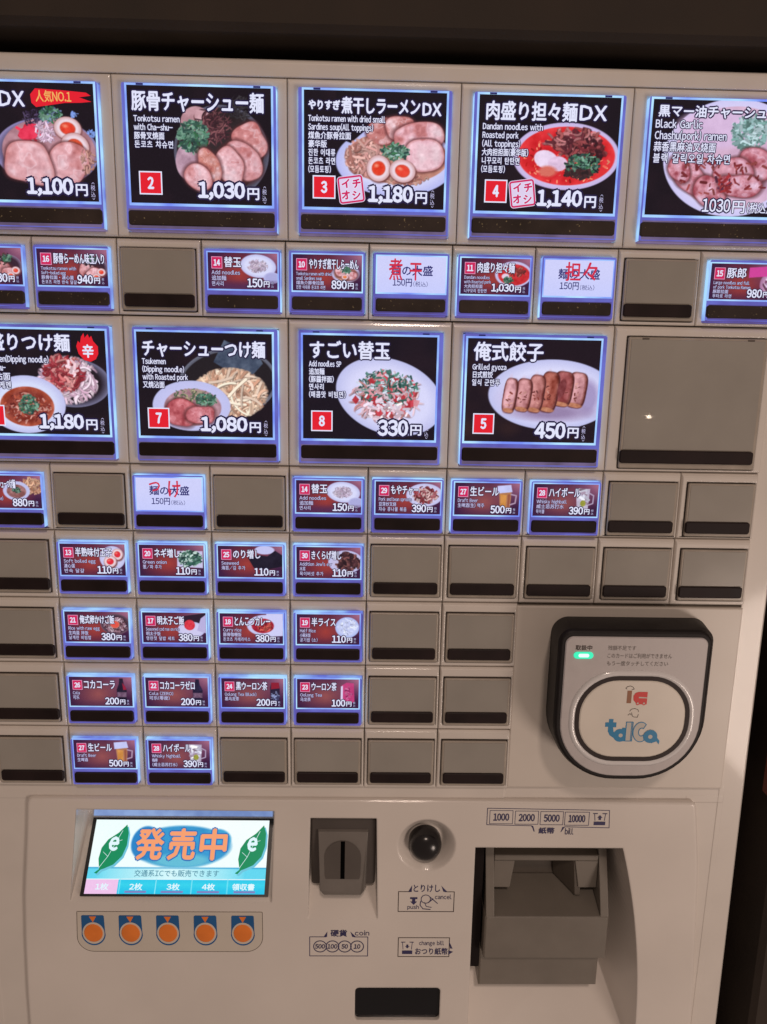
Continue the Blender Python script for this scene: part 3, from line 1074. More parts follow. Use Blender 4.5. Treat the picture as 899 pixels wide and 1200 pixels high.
def big_button(k, ri, paint, title, desc, num, price, label, stamp=False, extra=None, tbox=(.04, .05, .95, .23), slim=False):
    o = cap('menu_button', k, ri, True, label)
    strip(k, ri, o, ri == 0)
    leak(k, ri, o)
    x, z, W, H = card_area(k, ri)
    sh = Sheet((x, 3.25, z))
    paint.mesh(sh, W, H, 'menu_card', M_PRINT, o)
    U, T = lambda u: u * W, lambda t: (1 - t) * H
    t = Print(sh)
    for s, (u0, t0, u1, t1) in title:
        t.text(s, U(u0), T(t1), U(u1), T(t0), WHITE, .15 if slim else .22, NAVY, .62)
    t.build('title_lettering', o)
    if desc:
        d = Print(sh)
        u0, t0, dt, lines = desc
        for i, (s, u1) in enumerate(lines):
            d.line(s, U(u0), T(t0 + dt * (i + .78)), H * dt * .92, WHITE, U(u1), .07, NAVY, .4)
        d.build('description_lettering', o)
    if num:
        b = Print(sh)
        badge(b, num, U(.07), T(.915), U(.215), T(.735), RED, .28)
        b.build('number_badge', o)
    p = Print(sh)
    s, u0, u1 = price
    if slim:
        p.text(s, U(u0), T(.965), U(u1), T(.845), WHITE, .12, NAVY, .6)
        p.text('円', U(u1 + .015), T(.97), U(u1 + .105), T(.86), WHITE, .1, NAVY, .35)
        p.text('(税込)', U(u1 + .12), T(.97), U(u1 + .28), T(.87), WHITE, .05, NAVY, .3)
    else:
        p.text(s, U(u0), T(.965), U(u1), T(.80), WHITE, .40, NAVY, .85)
        p.text('円', U(u1 + .015), T(.955), U(u1 + .10), T(.85), WHITE, .16, NAVY, .75)
        for i, c in enumerate('税込'):
            p.text(c, U(u1 + .122), T(.905 + .055 * i), U(u1 + .152), T(.858 + .055 * i), SOFT, .0)
        p.text('(', U(u1 + .132), T(.855), U(u1 + .146), T(.83), SOFT, 0, rot=-90)
        p.text(')', U(u1 + .132), T(.985), U(u1 + .146), T(.963), SOFT, 0, rot=-90)
    p.build('price_lettering', o)
    if stamp:
        st = Print(sh)
        cx, cy, r = U(.335), T(.84), 6.1
        ang = math.radians(8)
        q = [(cx + a * math.cos(ang) - b_ * math.sin(ang), cy + a * math.sin(ang) + b_ * math.cos(ang)) for a, b_ in rrect(-r, r, -r, r, 1.6, 4)]
        st.shape(q, glow_stamp, .03)
        st.ring(inset(q, .3), .75, STAMP, .05)
        for c, dx, dy in (('イ', -2.3, 2.2), ('チ', 2.3, 2.4), ('オ', -2.2, -2.3), ('シ', 2.3, -2.2)):
            st.text(c, cx + dx * 1.1 - 2.0, cy + dy * 1.1 - 2.0, cx + dx * 1.1 + 2.0, cy + dy * 1.1 + 2.0, STAMP, .2, WHITE, .3, h=.07, rot=8)
        st.build('red_stamp_mark', o)
    if extra:
        extra(sh, U, T, o)
    return o
glow_stamp = glow('stamp_ground', (222, 206, 236))

def number_one(sh, U, T, o):
    p = Print(sh)
    p.shape([(U(u), T(t)) for u, t in ((.565, .10), (.60, .05), (.78, .06), (.95, .075), (.98, .10), (.90, .115), (.985, .15), (.91, .16), (.80, .165), (.60, .205), (.57, .17))], RED, .03)
    p.line('人気NO.1', U(.60), T(.152), 5.2, GOLD, U(.845), .08)
    p.build('red_brush_banner', o)
def flame(sh, U, T, o):
    p = Print(sh)
    pts = [(.800, .22), (.786, .15), (.80, .10), (.815, .12), (.825, .06), (.845, .025), (.85, .07), (.875, .035), (.885, .07), (.90, .05), (.912, .10), (.945, .15), (.945, .22), (.925, .27), (.885, .295), (.84, .28)]
    p.shape([(U(u), T(t)) for u, t in pts], RED, .03)
    p.text('辛', U(.828), T(.258), U(.912), T(.13), WHITE, .2, h=.06)
    p.build('flame_mark', o)

big_button(-4, 0, pic_toppings(), [('DX', (.345, .075, .525, .205))], None, None, ('1,100', .495, .825),
           'lit picture button priced 1,100 yen with a red brush banner', extra=number_one)
big_button(-2, 0, pic_tonkotsu(), [('豚骨チャーシュー麺', (.03, .04, .95, .215))],
           (.04, .245, .0725, [('Tonkotsu ramen', .36), ('with Cha-shu-', .31), ('豚骨叉焼面', .25), ('돈코츠 챠슈면', .31)]), '2', ('1,030', .475, .81),
           'lit picture button 2 showing pork slices and leeks in a dark bowl, 1,030 yen')
big_button(0, 0, pic_niboshi(), [('やりすぎ', (.03, .08, .255, .165)), ('煮干しラーメン', (.26, .05, .815, .195)), ('DX', (.83, .085, .965, .195))],
           (.03, .205, .0725, [('Tonkotsu ramen with dried small', .57), ('Sardines soup(All toppings)', .485), ('煤魚介豚骨拉面', .33), ('豪华版', .16), ('진한 어대류', .22), ('돈코츠 라면', .22), ('(모듬토핑)', .19)]),
           '3', ('1,180', .455, .78), 'lit picture button 3 showing two egg halves and pork in a white bowl, 1,180 yen', True)
big_button(2, 0, pic_dandan(), [('肉盛り担々麺', (.05, .05, .695, .215)), ('DX', (.71, .07, .905, .2))],
           (.03, .235, .0735, [('Dandan noodles with', .455), ('Roasted pork', .285), ('(All toppings)', .30), ('大肉担担面(豪华版)', .36), ('니꾸모리 탄탄면', .30), ('(모듬토핑)', .20)]),
           '4', ('1,140', .44, .77), 'lit picture button 4 showing red soup with white egg, 1,140 yen', True)
big_button(4, 0, pic_black_garlic(), [('黒マー油チャーシュー麺', (.04, .045, .99, .15))],
           (.025, .165, .098, [('Black Garlic', .36), ('Chashu(pork) ramen', .54), ('蒜香黑麻油叉烧面', .47), ('블랙 갈릭오일 차슈면', .58)]),
           None, ('1030', .415, .62), 'lit picture button without a number showing pork in a white bowl, 1030 yen', slim=True)
big_button(-4, 2, pic_spicy_tsukemen(), [('肉盛りつけ麺', (.03, .035, .74, .205))],
           (.06, .245, .083, [('Tsukemen(Dipping noodle)', .575), ('with Cha-shu-', .255), ('又焼沾面', .285), ('챠슈츠케멘', .285)]), '6', ('1,180', .475, .81),
           'lit picture button with a red flame mark, noodles and red dipping soup, 1,180 yen', extra=flame)
big_button(-2, 2, pic_chashu_tsukemen(), [('チャーシューつけ麺', (.04, .07, .95, .235))],
           (.035, .245, .0745, [('Tsukemen', .21), ('(Dipping noodle)', .345), ('with Roasted pork', .37), ('又焼沾面', .195)]), '7', ('1,080', .455, .81),
           'lit picture button 7 showing noodles beside a bowl of pork soup, 1,080 yen')
big_button(0, 2, pic_kaedama_deluxe(), [('すごい替玉', (.05, .05, .65, .225))],
           (.045, .24, .0735, [('Add noodles SP', .285), ('追加麺', .16), ('(豚醤拌面)', .23), ('면사리', .155), ('(매콤맛 비빔면)', .32)]), '8', ('330', .565, .80),
           'lit picture button 8 showing chopped pork and greens on a white plate, 330 yen')
big_button(2, 2, pic_gyoza(), [('俺式餃子', (.045, .03, .57, .215))],
           (.04, .24, .0745, [('Grilled gyoza', .295), ('日式煎饺', .195), ('일식 군만두', .25)]), '5', ('450', .535, .775),
           'lit picture button 5 showing grilled dumplings on a white plate, 450 yen')

def small_button(k, ri, num, title, desc, price, paint, label, t1=.62, slim=True):
    o = cap('menu_button', k, ri, True, label)
    strip(k, ri, o, ri == 1)
    leak(k, ri, o)
    x, z, W, H = card_area(k, ri)
    sh = Sheet((x, 3.25, z))
    paint.mesh(sh, W, H, 'menu_card', M_PRINT, o)
    U, T = lambda u: u * W, lambda t: (1 - t) * H
    t = Print(sh)
    t.text(title, U(.235), T(.40), U(t1), T(.11), WHITE, .08, NAVY, .32)
    t.build('title_lettering', o)
    d = Print(sh)
    n = len(desc)
    dt = .155 if n <= 3 else .125
    for i, (s, u1) in enumerate(desc):
        d.line(s, U(.05), T(.475 + dt * (i + .8)), H * dt * .92, SOFT, U(u1), .03, NAVY, .15)
    d.build('description_lettering', o)
    if num:
        b = Print(sh)
        badge(b, num, U(.06), T(.425), U(.20), T(.13), PINK, 0)
        b.build('number_badge', o)
    p = Print(sh)
    u1 = .785
    u0 = u1 - (.335 if ',' in price else .225)
    p.text(price, U(u0), T(.945), U(u1), T(.695), WHITE, .15, NAVY, .42)
    p.text('円', U(.80), T(.935), U(.885), T(.765), WHITE, .08, NAVY, .25)
    for i, c in enumerate('税込'):
        p.text(c, U(.91), T(.85 + .09 * i), U(.945), T(.775 + .09 * i), SOFT, 0, NAVY, .1)
    p.build('price_lettering', o)
    return o

def white_button(k, ri, marks, label):
    o = cap('menu_button', k, ri, True, label)
    strip(k, ri, o, ri == 1)
    leak(k, ri, o)
    x, z, W, H = card_area(k, ri)
    sh = Sheet((x, 3.25, z))
    p = Paint((0, 0, 326, 163), 100, 52, (206, 208, 250), k + 40)
    p.mix(np.clip((p.Y - 60) / 120, 0, 1) * .5, (190, 200, 255))
    p.mesh(sh, W, H, 'menu_card', M_PRINT, o)
    U, T = lambda u: u * W, lambda t: (1 - t) * H
    t = Print(sh)
    t.text('麺の大盛', U(.20), T(.53), U(.81), T(.24), BLUEINK, .1)
    t.build('title_lettering', o)
    q = Print(sh)
    q.text('150円', U(.23), T(.83), U(.51), T(.61), BLUEINK, .06)
    q.text('(税込)', U(.53), T(.83), U(.74), T(.68), BLUEINK, 0)
    q.build('price_lettering', o)
    r = Print(sh)
    for c, (u0, t0, u1, t1) in marks:
        r.text(c, U(u0), T(t1), U(u1), T(t0), INKRED, .13, h=.12)
    r.build('red_marker_writing', o)

def blank_button(k, ri, label=None):
    o = cap('menu_button', k, ri, False, label or 'unlit blank grey button with a dark strip')
    strip(k, ri, o, False, False)
    zt, zb, rt, rb, big, _, _ = ROWS[ri]
    x0, x1, rb, rt = cap_rect(k, ri)
    mb = MB()
    e = 1.5 if big else 1.2
    mb.box(x0 + e, x1 - e, 1.0, 1.5, rb + (9.6 if big else 8.1), rt - e * .8, 0, .12)
    mb.build('blank_film', M_BLANK, o)

A1 = [('Tonkotsu ramen with', .55), ('Soft-boiled egg', .40), ('豚骨拉面・溏心蛋', .54), ('돈코츠 라면 반숙 달걀', .55)]
small_button(-4, 1, '9', '豚骨らーめん', [('Tonkotsu ramen', .40), ('豚骨拉面', .3)], '830', sp_bowl(31), 'lit small button priced 830 yen with a bowl picture, cut by the photo edge', .70)
small_button(-3, 1, '16', '豚骨らーめん味玉入り', A1, '940', sp_bowl(32), 'lit small button 16 with a bowl picture, 940 yen', .96)
blank_button(-2, 1)
small_button(-1, 1, '14', '替玉', [('Add noodles', .46), ('追加麺', .26), ('면사리', .22)], '150', sp_noodle_plate(33), 'lit small button 14 with noodles on a plate, 150 yen, second row', .48)
small_button(0, 1, '10', 'やりすぎ煮干しらーめん', [('Tonkotsu ramen with dried', .56), ('small Sardines soup', .42), ('煤魚介豚骨拉面', .45), ('진한 어대류 돈코츠 라면', .47)], '890', sp_niboshi(34), 'lit small button 10 with an egg ramen picture, 890 yen', .95)
white_button(1, 1, [('煮', (.17, .06, .37, .66)), ('干', (.47, .17, .65, .66))], 'lit white button for large noodles with red writing of two characters, between buttons 10 and 11')
small_button(2, 1, '11', '肉盛り担々麺', [('Dandan noodles', .42), ('with Roasted pork', .44), ('大肉担担面', .32), ('니꾸모리 탄탄면', .38)], '1,030', sp_dandan(35), 'lit small button 11 with red soup picture, 1,030 yen', .78)
white_button(3, 1, [('担', (.30, .05, .53, .58)), ('々', (.56, .05, .77, .56))], 'lit white button for large noodles with red writing, right of button 11')
blank_button(4, 1)
small_button(5, 1, '15', '豚郎', [('Large noodles and full', .58), ('of pork Tonkotsu Ramen', .6), ('豚郎拉面', .28), ('부타로 라면', .33)], '980', sp_pork(36), 'lit small button 15 with a pink sticker, 980 yen', .52)

small_button(-4, 3, '12', 'チャーシューつけ麺', [('Tsukemen', .3), ('(Dipping noodle)', .42)], '880', sp_tsukemen(37), 'lit small button priced 880 yen with dipping noodles, cut by the photo edge', .62)
blank_button(-3, 3)
white_button(-2, 3, [('つ', (.20, .12, .37, .42)), ('け', (.49, .08, .68, .60))], 'lit white button for large noodles with red hiragana writing, below button 7')
blank_button(-1, 3)
small_button(0, 3, '14', '替玉', [('Add noodles', .46), ('追加麺', .26), ('면사리', .22)], '150', sp_noodle_plate(38), 'lit small button 14 with noodles on a plate, below button 8', .48)
small_button(1, 3, '29', 'もやチャー', [('Pork and bean sprouts', .56), ('豆芽炒叉烧', .32), ('챠슈 콩나물 볶음', .48)], '390', sp_moya(39), 'lit small button 29 with chopped pork picture, 390 yen', .66)
small_button(2, 3, '27', '生ビール', [('Draft Beer', .36), ('生啤酒(生) 맥주', .46)], '500', sp_beer(40), 'lit small button 27 with a beer mug, below button 5', .68)
small_button(3, 3, '28', 'ハイボール', [('Whisky highball', .52), ('威士忌苏打水', .50), ('하이볼', .18)], '390', sp_highball(41), 'lit small button 28 with a highball glass, below button 5', .72)
for k in (4, 5):
    blank_button(k, 3)

blank_button(-4, 4)
small_button(-3, 4, '13', '半熟味付玉子', [('Soft boiled egg', .54), ('溏心蛋', .22), ('반숙 달걀', .36)], '110', sp_boiled_egg(42), 'lit small button 13 with egg halves, 110 yen', .80)
small_button(-2, 4, '20', 'ネギ増し', [('Green onion', .42), ('葱/파 추가', .34)], '110', sp_greens(43), 'lit small button 20 with green onion, 110 yen', .62)
small_button(-1, 4, '25', 'のり増し', [('Seaweed', .32), ('海苔/김 추가', .42)], '110', sp_nori(44), 'lit small button 25 with black seaweed, 110 yen', .66)
small_button(0, 4, '30', 'きくらげ増し', [("Addition Jew's ear", .56), ('木耳', .14), ('목이버섯 추가', .42)], '110', sp_kikurage(45), 'lit small button 30 with dark mushrooms, 110 yen', .70)
for k in (1, 2, 3, 4, 5):
    blank_button(k, 4)

blank_button(-4, 5)
small_button(-3, 5, '21', '俺式卵かけご飯', [('Rice with raw egg', .54), ('生鸡蛋 拌饭', .36), ('날계란 비빔밥', .40)], '380', sp_rice_egg(46), 'lit small button 21 with egg on rice, 380 yen', .78)
small_button(-2, 5, '17', '明太子ご飯', [('Seasoned cod roe on rice', .58), ('明太子饭', .28), ('명란젓 덮밥 세트', .5)], '380', sp_mentaiko(47), 'lit small button 17 with red roe on rice, 380 yen', .66)
small_button(-1, 5, '18', 'とんこつカレー', [('Curry rice', .34), ('豚骨咖喱饭', .34), ('돈코츠 카레라이스', .48)], '380', sp_curry(48), 'lit small button 18 with red curry, 380 yen', .80)
small_button(0, 5, '19', '半ライス', [('Half Rice', .30), ('小碗米饭', .22), ('공기밥 (소)', .33)], '110', sp_rice(49), 'lit small button 19 with white rice, 110 yen', .62)
for k in (1, 2):
    blank_button(k, 5)

blank_button(-4, 6)
small_button(-3, 6, '26', 'コカコーラ', [('Cola', .16), ('可乐', .15)], '200', sp_bottle(50), 'lit small button 26 with a dark bottle with red, 200 yen', .73)
small_button(-2, 6, '22', 'コカコーラゼロ', [('Cola (ZERO)', .44), ('可乐(零度)', .38)], '200', sp_bottle(51, (30, 24, 54), (40, 34, 70)), 'lit small button 22 with an all dark bottle, 200 yen', .79)
small_button(-1, 6, '24', '黒ウーロン茶', [('Oolong Tea (Black)', .56), ('黑乌龙茶', .28)], '200', sp_tea(52), 'lit small button 24 with a dark tea bottle, 200 yen', .74)
small_button(0, 6, '23', 'ウーロン茶', [('Oolong Tea', .40), ('乌龙茶', .22)], '100', sp_tea(53, False), 'lit small button 23 with a pink tea carton, 100 yen', .64)
for k in (1, 2):
    blank_button(k, 6)

blank_button(-4, 7)
small_button(-3, 7, '27', '生ビール', [('Draft Beer', .36), ('生啤酒', .22)], '500', sp_beer(54), 'lit small button 27 with a beer mug, lowest row of buttons', .62)
small_button(-2, 7, '28', 'ハイボール', [('Whisky highball', .52), ('嗨棒', .14), ('(威士忌苏打水)', .46)], '390', sp_highball(55), 'lit small button 28 with a highball glass, lowest row of buttons', .68)
for k in (-1, 0, 1, 2):
    blank_button(k, 7)
blank_button(4, 2, 'large unlit blank grey button with a dark strip')

# ------------------------------------------------------------------ lower panel with its recesses
def raw_object(mb, name):
    o = mb.build(name, M_PANEL, weld=True)
    return o
lp = MB()
out = [(-155.8, -520), (240.5, -520), (239.6, -430), (238, -395), (235.7, -360), (232.6, -315), (230.4, -297), (228.6, -283), (227.6, -276.5), (226.8, -273.6), (224.5, -272.1),
       (-142.5, -272.1), (-144.8, -273.0), (-145.7, -276), (-147.2, -292), (-148.8, -306.4), (-151.8, -333.6), (-153.5, -361.6), (-155.0, -400)]
lp.loops([at(out, -75), at(out, -1.6), at(inset(out, .5), -.6), at(inset(out, 1.6), 0)], 0, True, True)
panel = raw_object(lp, 'lower_panel')
cutters = []
# display recess: deep at the top, running out to the panel face below
c = MB()
lf = [(-118.2, 2, -278.8), (-125.8, 2, -340), (-125.6, 1.0, -338.4), (-123.2, -29.4, -301.2), (-123.0, -33, -279.4)]
rf = [(-9.2, 2, -279.2), (-11.6, 2, -340.4), (-11.8, 1.0, -338.8), (-12.3, -29.4, -301.8), (-12.2, -33, -279.8)]
c.loops([lf, rf], 0, True, True)
cutters.append(c)
# coin pocket
c = MB()
lf = [(10.6, 2, -283.2), (9.0, 2, -350.5), (9.2, -.1, -348), (9.8, -10.0, -328), (10.8, -12, -284)]
rf = [(47.6, 2, -283.2), (49.2, 2, -350.5), (49.0, -.1, -348), (48.4, -10.0, -328), (47.4, -12, -284)]
c.loops([lf, rf], 0, True, True)
cutters.append(c)
# dish round the cancel button
c = MB()
c.loops([at(circ(76.0, -300.2, r, 48), d) for r, d in ((17.0, 2), (16.6, .02), (15.8, -.6), (14.0, -2.4), (11.8, -5.0), (10.2, -7.2), (9.2, -8.0))], 0, True, True)
cutters.append(c)
# bill recess with a flaring right wall and a floor that runs forward
c = MB()
N = 28
ring_f, ring_b = [], []
zs = [-301.2 - (446 - 301.2) * i / N for i in range(N + 1)]
rx = [187.5 + 18.5 * (1 - (1 - min(1, i / N * 1.05)) ** 2.2) for i in range(N + 1)]
zb_ = [-301.2 - (396 - 301.2) * i / N for i in range(N + 1)]
f_ = [(103.6, -301.2)] + [(104.2, -446)] + [(x, z) for x, z in reversed(list(zip(rx, zs)))]
b_ = [(103.9, -301.4)] + [(104.2, -393)] + [(187.5 + .4 * i / N, z) for i, z in reversed(list(enumerate(zb_)))]
c.loops([at(b_, -42), at(f_, 2)], 0, True, True)
cutters.append(c)
# ticket sensor window
c = MB()
c.loops([at(rrect(36.8, 87.0, -417, -394.3, 2.4, 5), 2), at(rrect(36.8, 87.0, -417, -394.3, 2.4, 5), -5)], 0, True, True)
cutters.append(c)
tmp = []
for c in cutters:
    o = raw_object(c, 'recess_cut')
    md = panel.modifiers.new('cut', 'BOOLEAN')
    md.operation = 'DIFFERENCE'
    md.solver = 'EXACT'
    md.object = o
    tmp.append(o)
dg = bpy.context.evaluated_depsgraph_get()
dg.update()
me = bpy.data.meshes.new_from_object(panel.evaluated_get(dg))
panel.modifiers.clear()
panel.data = me
panel.parent = machine
for o in tmp:
    bpy.data.objects.remove(o)

# ---- display
ang = math.atan2(27.0, 31.7)
vdir = np.array([0, -math.sin(ang), math.cos(ang)])       # up the screen: back and up
ndir = np.array([0, math.cos(ang), math.sin(ang)])
SW, SH = 106.6, math.hypot(27.0, 31.7)
o0 = np.array([-120.2, -.4, -333.9])
scr = Sheet(o0, (1, 0, 0), vdir, ndir)
db = MB()
def slab(sheet, x0, x1, y0, y1, h0, h1, mi, target):
    target.loops([[sheet.pt(x, y, h0) for x, y in ((x0, y0), (x1, y0), (x1, y1), (x0, y1))],
                  [sheet.pt(x, y, h1) for x, y in ((x0, y0), (x1, y0), (x1, y1), (x0, y1))]], mi, True, True)
slab(scr, 0, SW, 0, SH, -1.6, 0, 0, db)
disp = db.build('display_screen', plastic('black_bezel', (0.012, 0.011, 0.013), 0.3), machine)
p = Paint((50, 80, 845, 408), 260, 110, (240, 255, 255), 60)
p.mix(np.clip(p.noise(200, 2) - .3, 0, .5), (255, 255, 255))
p.ell(455, 200, 222, 94, (52, 150, 206), mott=10, soft=10)
p.ell(290, 185, 66, 76, (40, 132, 200), soft=8)
p.ell(610, 170, 66, 50, (60, 164, 214), soft=8)
p.ell(460, 262, 130, 30, (100, 190, 216), soft=14)
yy = (p.Y > 292) & (p.Y < 342)
p.mix(yy * 1.0, (96, 214, 240))
p.mix(yy * np.clip(1 - np.abs(p.X - 420) / 330, 0, 1) ** .6 * .85, (236, 255, 255))
p.mix(np.clip(1 - np.abs(p.Y - 296) / 4, 0, 1), (40, 150, 206))
p.mix((p.Y > 346) * 1.0, (34, 196, 234))
p.mix((p.Y > 346) * np.clip(1 - np.abs(p.Y - 368) / 28, 0, 1) * .5, (70, 226, 240))
p.mix(((p.Y > 346) & (p.X < 192)) * 1.0, (240, 196, 236))
for i in range(1, 5):
    p.mix(np.clip(1 - np.abs(p.X - (42 + i * 159)) / 3, 0, 1) * (p.Y > 344), (160, 240, 250))
for i in range(1, 5):
    p.mix(((np.abs(p.X - (275 + (i - 1) * 160)) < 48) & (p.Y > 394) & (p.Y < 402)) * .8, (150, 110, 180))
p.mesh(Sheet(scr.pt(2.2, 1.2, .1), (1, 0, 0), vdir, ndir), SW - 4.4, SH - 2.4, 'screen_picture', M_PRINT, disp)
bpy.data.materials['backlit_print'].cycles.emission_sampling = 'NONE'
px = lambda X: 2.2 + (X - 50) / (845 - 50) * (SW - 4.4)
py = lambda Y: 1.2 + (408 - Y) / (408 - 80) * (SH - 2.4)
ORANGE = glow('screen_orange', (246, 160, 112))
SCRBLUE = glow('screen_blue', (46, 118, 186))
SCRWHITE = glow('screen_white', (225, 248, 255))
LEAF = glow('screen_leaf_green', (18, 140, 92))
LEAFDK = glow('screen_leaf_shadow', (110, 196, 220))
CYANTXT = glow('screen_grey_text', (90, 150, 170))
sp = Print(scr)
for ch, xa, xb in (('発', 246, 374), ('売', 392, 518), ('中', 536, 660)):
    sp.text(ch, px(xa), py(262), px(xb), py(118), ORANGE, .55, SCRBLUE, .75, h=.2)
sp.text('交通系ICでも販売できます', px(258), py(334), px(636), py(304), CYANTXT, .06, h=.2)
for s, x, m in (('1枚', 95, SCRWHITE), ('2枚', 245, SCRWHITE), ('3枚', 410, SCRWHITE), ('4枚', 566, SCRWHITE)):
    sp.text(s, px(x), py(392), px(x + 58), py(362), m, .1, None, 0, h=.2)
sp.text('領収書', px(700), py(392), px(800), py(362), SCRWHITE, .1, None, 0, h=.2)
sp.build('screen_lettering', disp)
for x in (148, 776):
    lf_ = Print(scr)
    shp = [(-70, 128), (-50, 112), (-60, 66), (-54, 18), (-30, -20), (12, -50), (46, -88), (58, -50), (58, 6), (44, 54), (10, 92), (-30, 110), (-42, 114), (-58, 132)]
    lf_.shape([(px(x + a + 8), py(190 + b + 8)) for a, b in shp], LEAFDK, .14)
    lf_.shape([(px(x + a), py(190 + b)) for a, b in shp], LEAF, .18)
    lf_.stroke([(px(x - 52), py(296)), (px(x - 20), py(246)), (px(x + 30), py(130))], .25, SCRWHITE, .2)
    lf_.stroke([(px(x - 20), py(246)), (px(x - 44), py(226))], .2, SCRWHITE, .2)
    lf_.stroke([(px(x + 8), py(180)), (px(x + 34), py(172))], .2, SCRWHITE, .2)
    lf_.text('e', px(x - 24), py(222), px(x + 22), py(156), SCRWHITE, .45, h=.24, slant=.1)
    lf_.build('leaf_mark', disp)
# torn pale film above the screen, with a glow put into its colour
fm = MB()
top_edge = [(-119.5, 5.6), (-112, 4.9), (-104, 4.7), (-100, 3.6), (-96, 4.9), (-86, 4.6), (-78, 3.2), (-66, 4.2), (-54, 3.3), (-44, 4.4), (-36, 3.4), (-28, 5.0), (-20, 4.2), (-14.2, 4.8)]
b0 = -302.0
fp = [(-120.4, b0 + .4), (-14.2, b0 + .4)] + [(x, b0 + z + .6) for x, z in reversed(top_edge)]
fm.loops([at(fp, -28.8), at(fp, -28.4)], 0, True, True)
fm.build('screen_film', glow('glowing_film', (140, 166, 214), 1, .3, .4, (112, 136, 190), 90), disp)

# ---- choice buttons under the display
pl_ = MB()
PO = rrect(-122.4, -16.6, -370.0, -343.2, (10, 10, .8, .8), 8)
PO = [(x + (z + 343) * .045 * (1 if x < -70 else .0), z) for x, z in PO]
pl_.loops([at(PO, -.2), at(PO, .12)], 0, False, True)
plate = pl_.build('select_plate', plastic('select_plate_plastic', (0.66, 0.60, 0.52), 0.35, .03, 50), machine)
pr = Print(Sheet((0, .14, 0)))
pr.ring(inset(PO, .1), .28, DARKINK, .02)
pr.build('plate_outline', plate)
M_BLUE = plastic('blue_print', (0.012, 0.115, 0.33), 0.45, .1)
M_ORANGE = plastic('orange_button', (0.92, 0.24, 0.035), 0.45, .1, 80)
M_RING = plastic('cream_ring', (0.68, 0.61, 0.52), 0.4)
for cx in (-113.5, -92.3, -71.0, -49.6, -28.2):
    cz = -357.0
    sb = Print(Sheet((0, .22, 0)))
    shield = [(cx - 6.4, cz + 10.6), (cx - 6.6, cz + 1.0)] + [(cx + 6.9 * math.cos(math.radians(a)), cz - .6 + 8.0 * math.sin(math.radians(a))) for a in range(190, 351, 10)] + [(cx + 6.6, cz + 1.0), (cx + 6.4, cz + 10.6), (cx + 5.8, cz + 11.2), (cx - 5.8, cz + 11.2)]
    sb.shape(shield, M_BLUE, .02)
    ob = sb.build('select_button', machine)
    r1 = Print(Sheet((0, .22, 0)))
    r1.circle(cx, cz - .5, 6.25, M_RING, .05, 40, 7.1)
    r1.build('cream_ring', ob)
    dm = MB()
    dm.loops([at(circ(cx, cz - .4, r, 40, r * 1.1), d) for r, d in ((5.3, .25), (5.25, .42), (4.9, .5))], 0, False, True)
    dm.build('orange_disc', M_ORANGE, ob, smooth=True)
    ar = Print(Sheet((0, .22, 0)))
    ar.shape([(cx - 2.0, cz + 10.4), (cx, cz + 6.6), (cx + 2.0, cz + 10.4)], M_ORANGE, .04)
    ar.build('arrow_mark', ob)

# ---- coin slot
M_GREY = plastic('grey_brown_plastic', (0.175, 0.156, 0.14), 0.4, 0.08, 60, 0.35, 0.7)
M_GREYDK = plastic('dark_grey_plastic', (0.075, 0.062, 0.055), 0.5, 0.08, 60, 0.3, 0.6)
cs = MB()
fo = rrect(10.9, 47.3, -327.5, -283.6, (2, 2, 3, 3), 4)
cs.loops([at(fo, -12), at(fo, -3.6), at(inset(fo, .8), -2.8)], 0, False, True)
coin = cs.build('coin_slot', M_GREYDK, machine)
ns = MB()
q = [(15.0, -2.6, -290.0), (16.6, -2.6, -328), (16.9, -2.6, -333.5), (40.3, -2.6, -333.5), (40.6, -2.6, -328), (43.0, -2.6, -290.0)]
A_ = [(14.6, -4, -291.6), (43.3, -4, -291.6), (42.4, -4, -330), (39.4, -4, -335.5), (18.2, -4, -335.5), (15.4, -4, -330)]
B_ = [(15.0, -1.2, -292.8), (42.9, -1.2, -292.8), (41.2, 4.6, -325.6), (39.2, 4.0, -328.6), (18.4, 4.0, -328.6), (16.4, 4.6, -325.6)]
ns.loops([A_, B_], 0, True, True)
ns.build('coin_nose', M_GREY, coin)
nv = np.array([0, -(5.8), 35.0]); nv /= np.linalg.norm(nv)
nn = np.array([0, nv[2], -nv[1]])
M_SLIT = plastic('slit_black', (0.003, 0.003, 0.003), .8, .1, spec=0.0)
ns_s = Sheet((28.9, 4.6, -325.6), (1, 0, 0), nv, nn)
nd = Print(ns_s)
ov = [(10.3 * math.cos(math.radians(a)), 19.0 + 9.4 * math.sin(math.radians(a))) for a in range(0, 181, 12)] + [(-10, 8.5), (-9.4, 6.6), (9.4, 6.6), (10, 8.5)]
nd.shape(ov, plastic('coin_dish_shade', (0.095, 0.08, 0.07), .5), .05)  # flat dark shape painted in for the shade of the hollow
nd.build('coin_dish', coin)
nd = Print(ns_s)
nd.rect(-1.2, 6.7, 1.2, 28.2, M_SLIT, .12)
nd.build('slit', coin)

# ---- cancel button
cn = MB()
cn.loops([at(circ(75.6, -301.6, r * .93, 40), d) for r, d in ((9.9, -9), (9.9, -2.6), (9.6, -1.2), (8.7, .6), (7.0, 2.2), (4.6, 3.3), (2.0, 3.8))], 0, False, True)
cancel = cn.build('cancel_button', plastic('black_button', (0.010, 0.008, 0.009), 0.22, .1, 50, 0, 0, .6), machine, smooth=True)

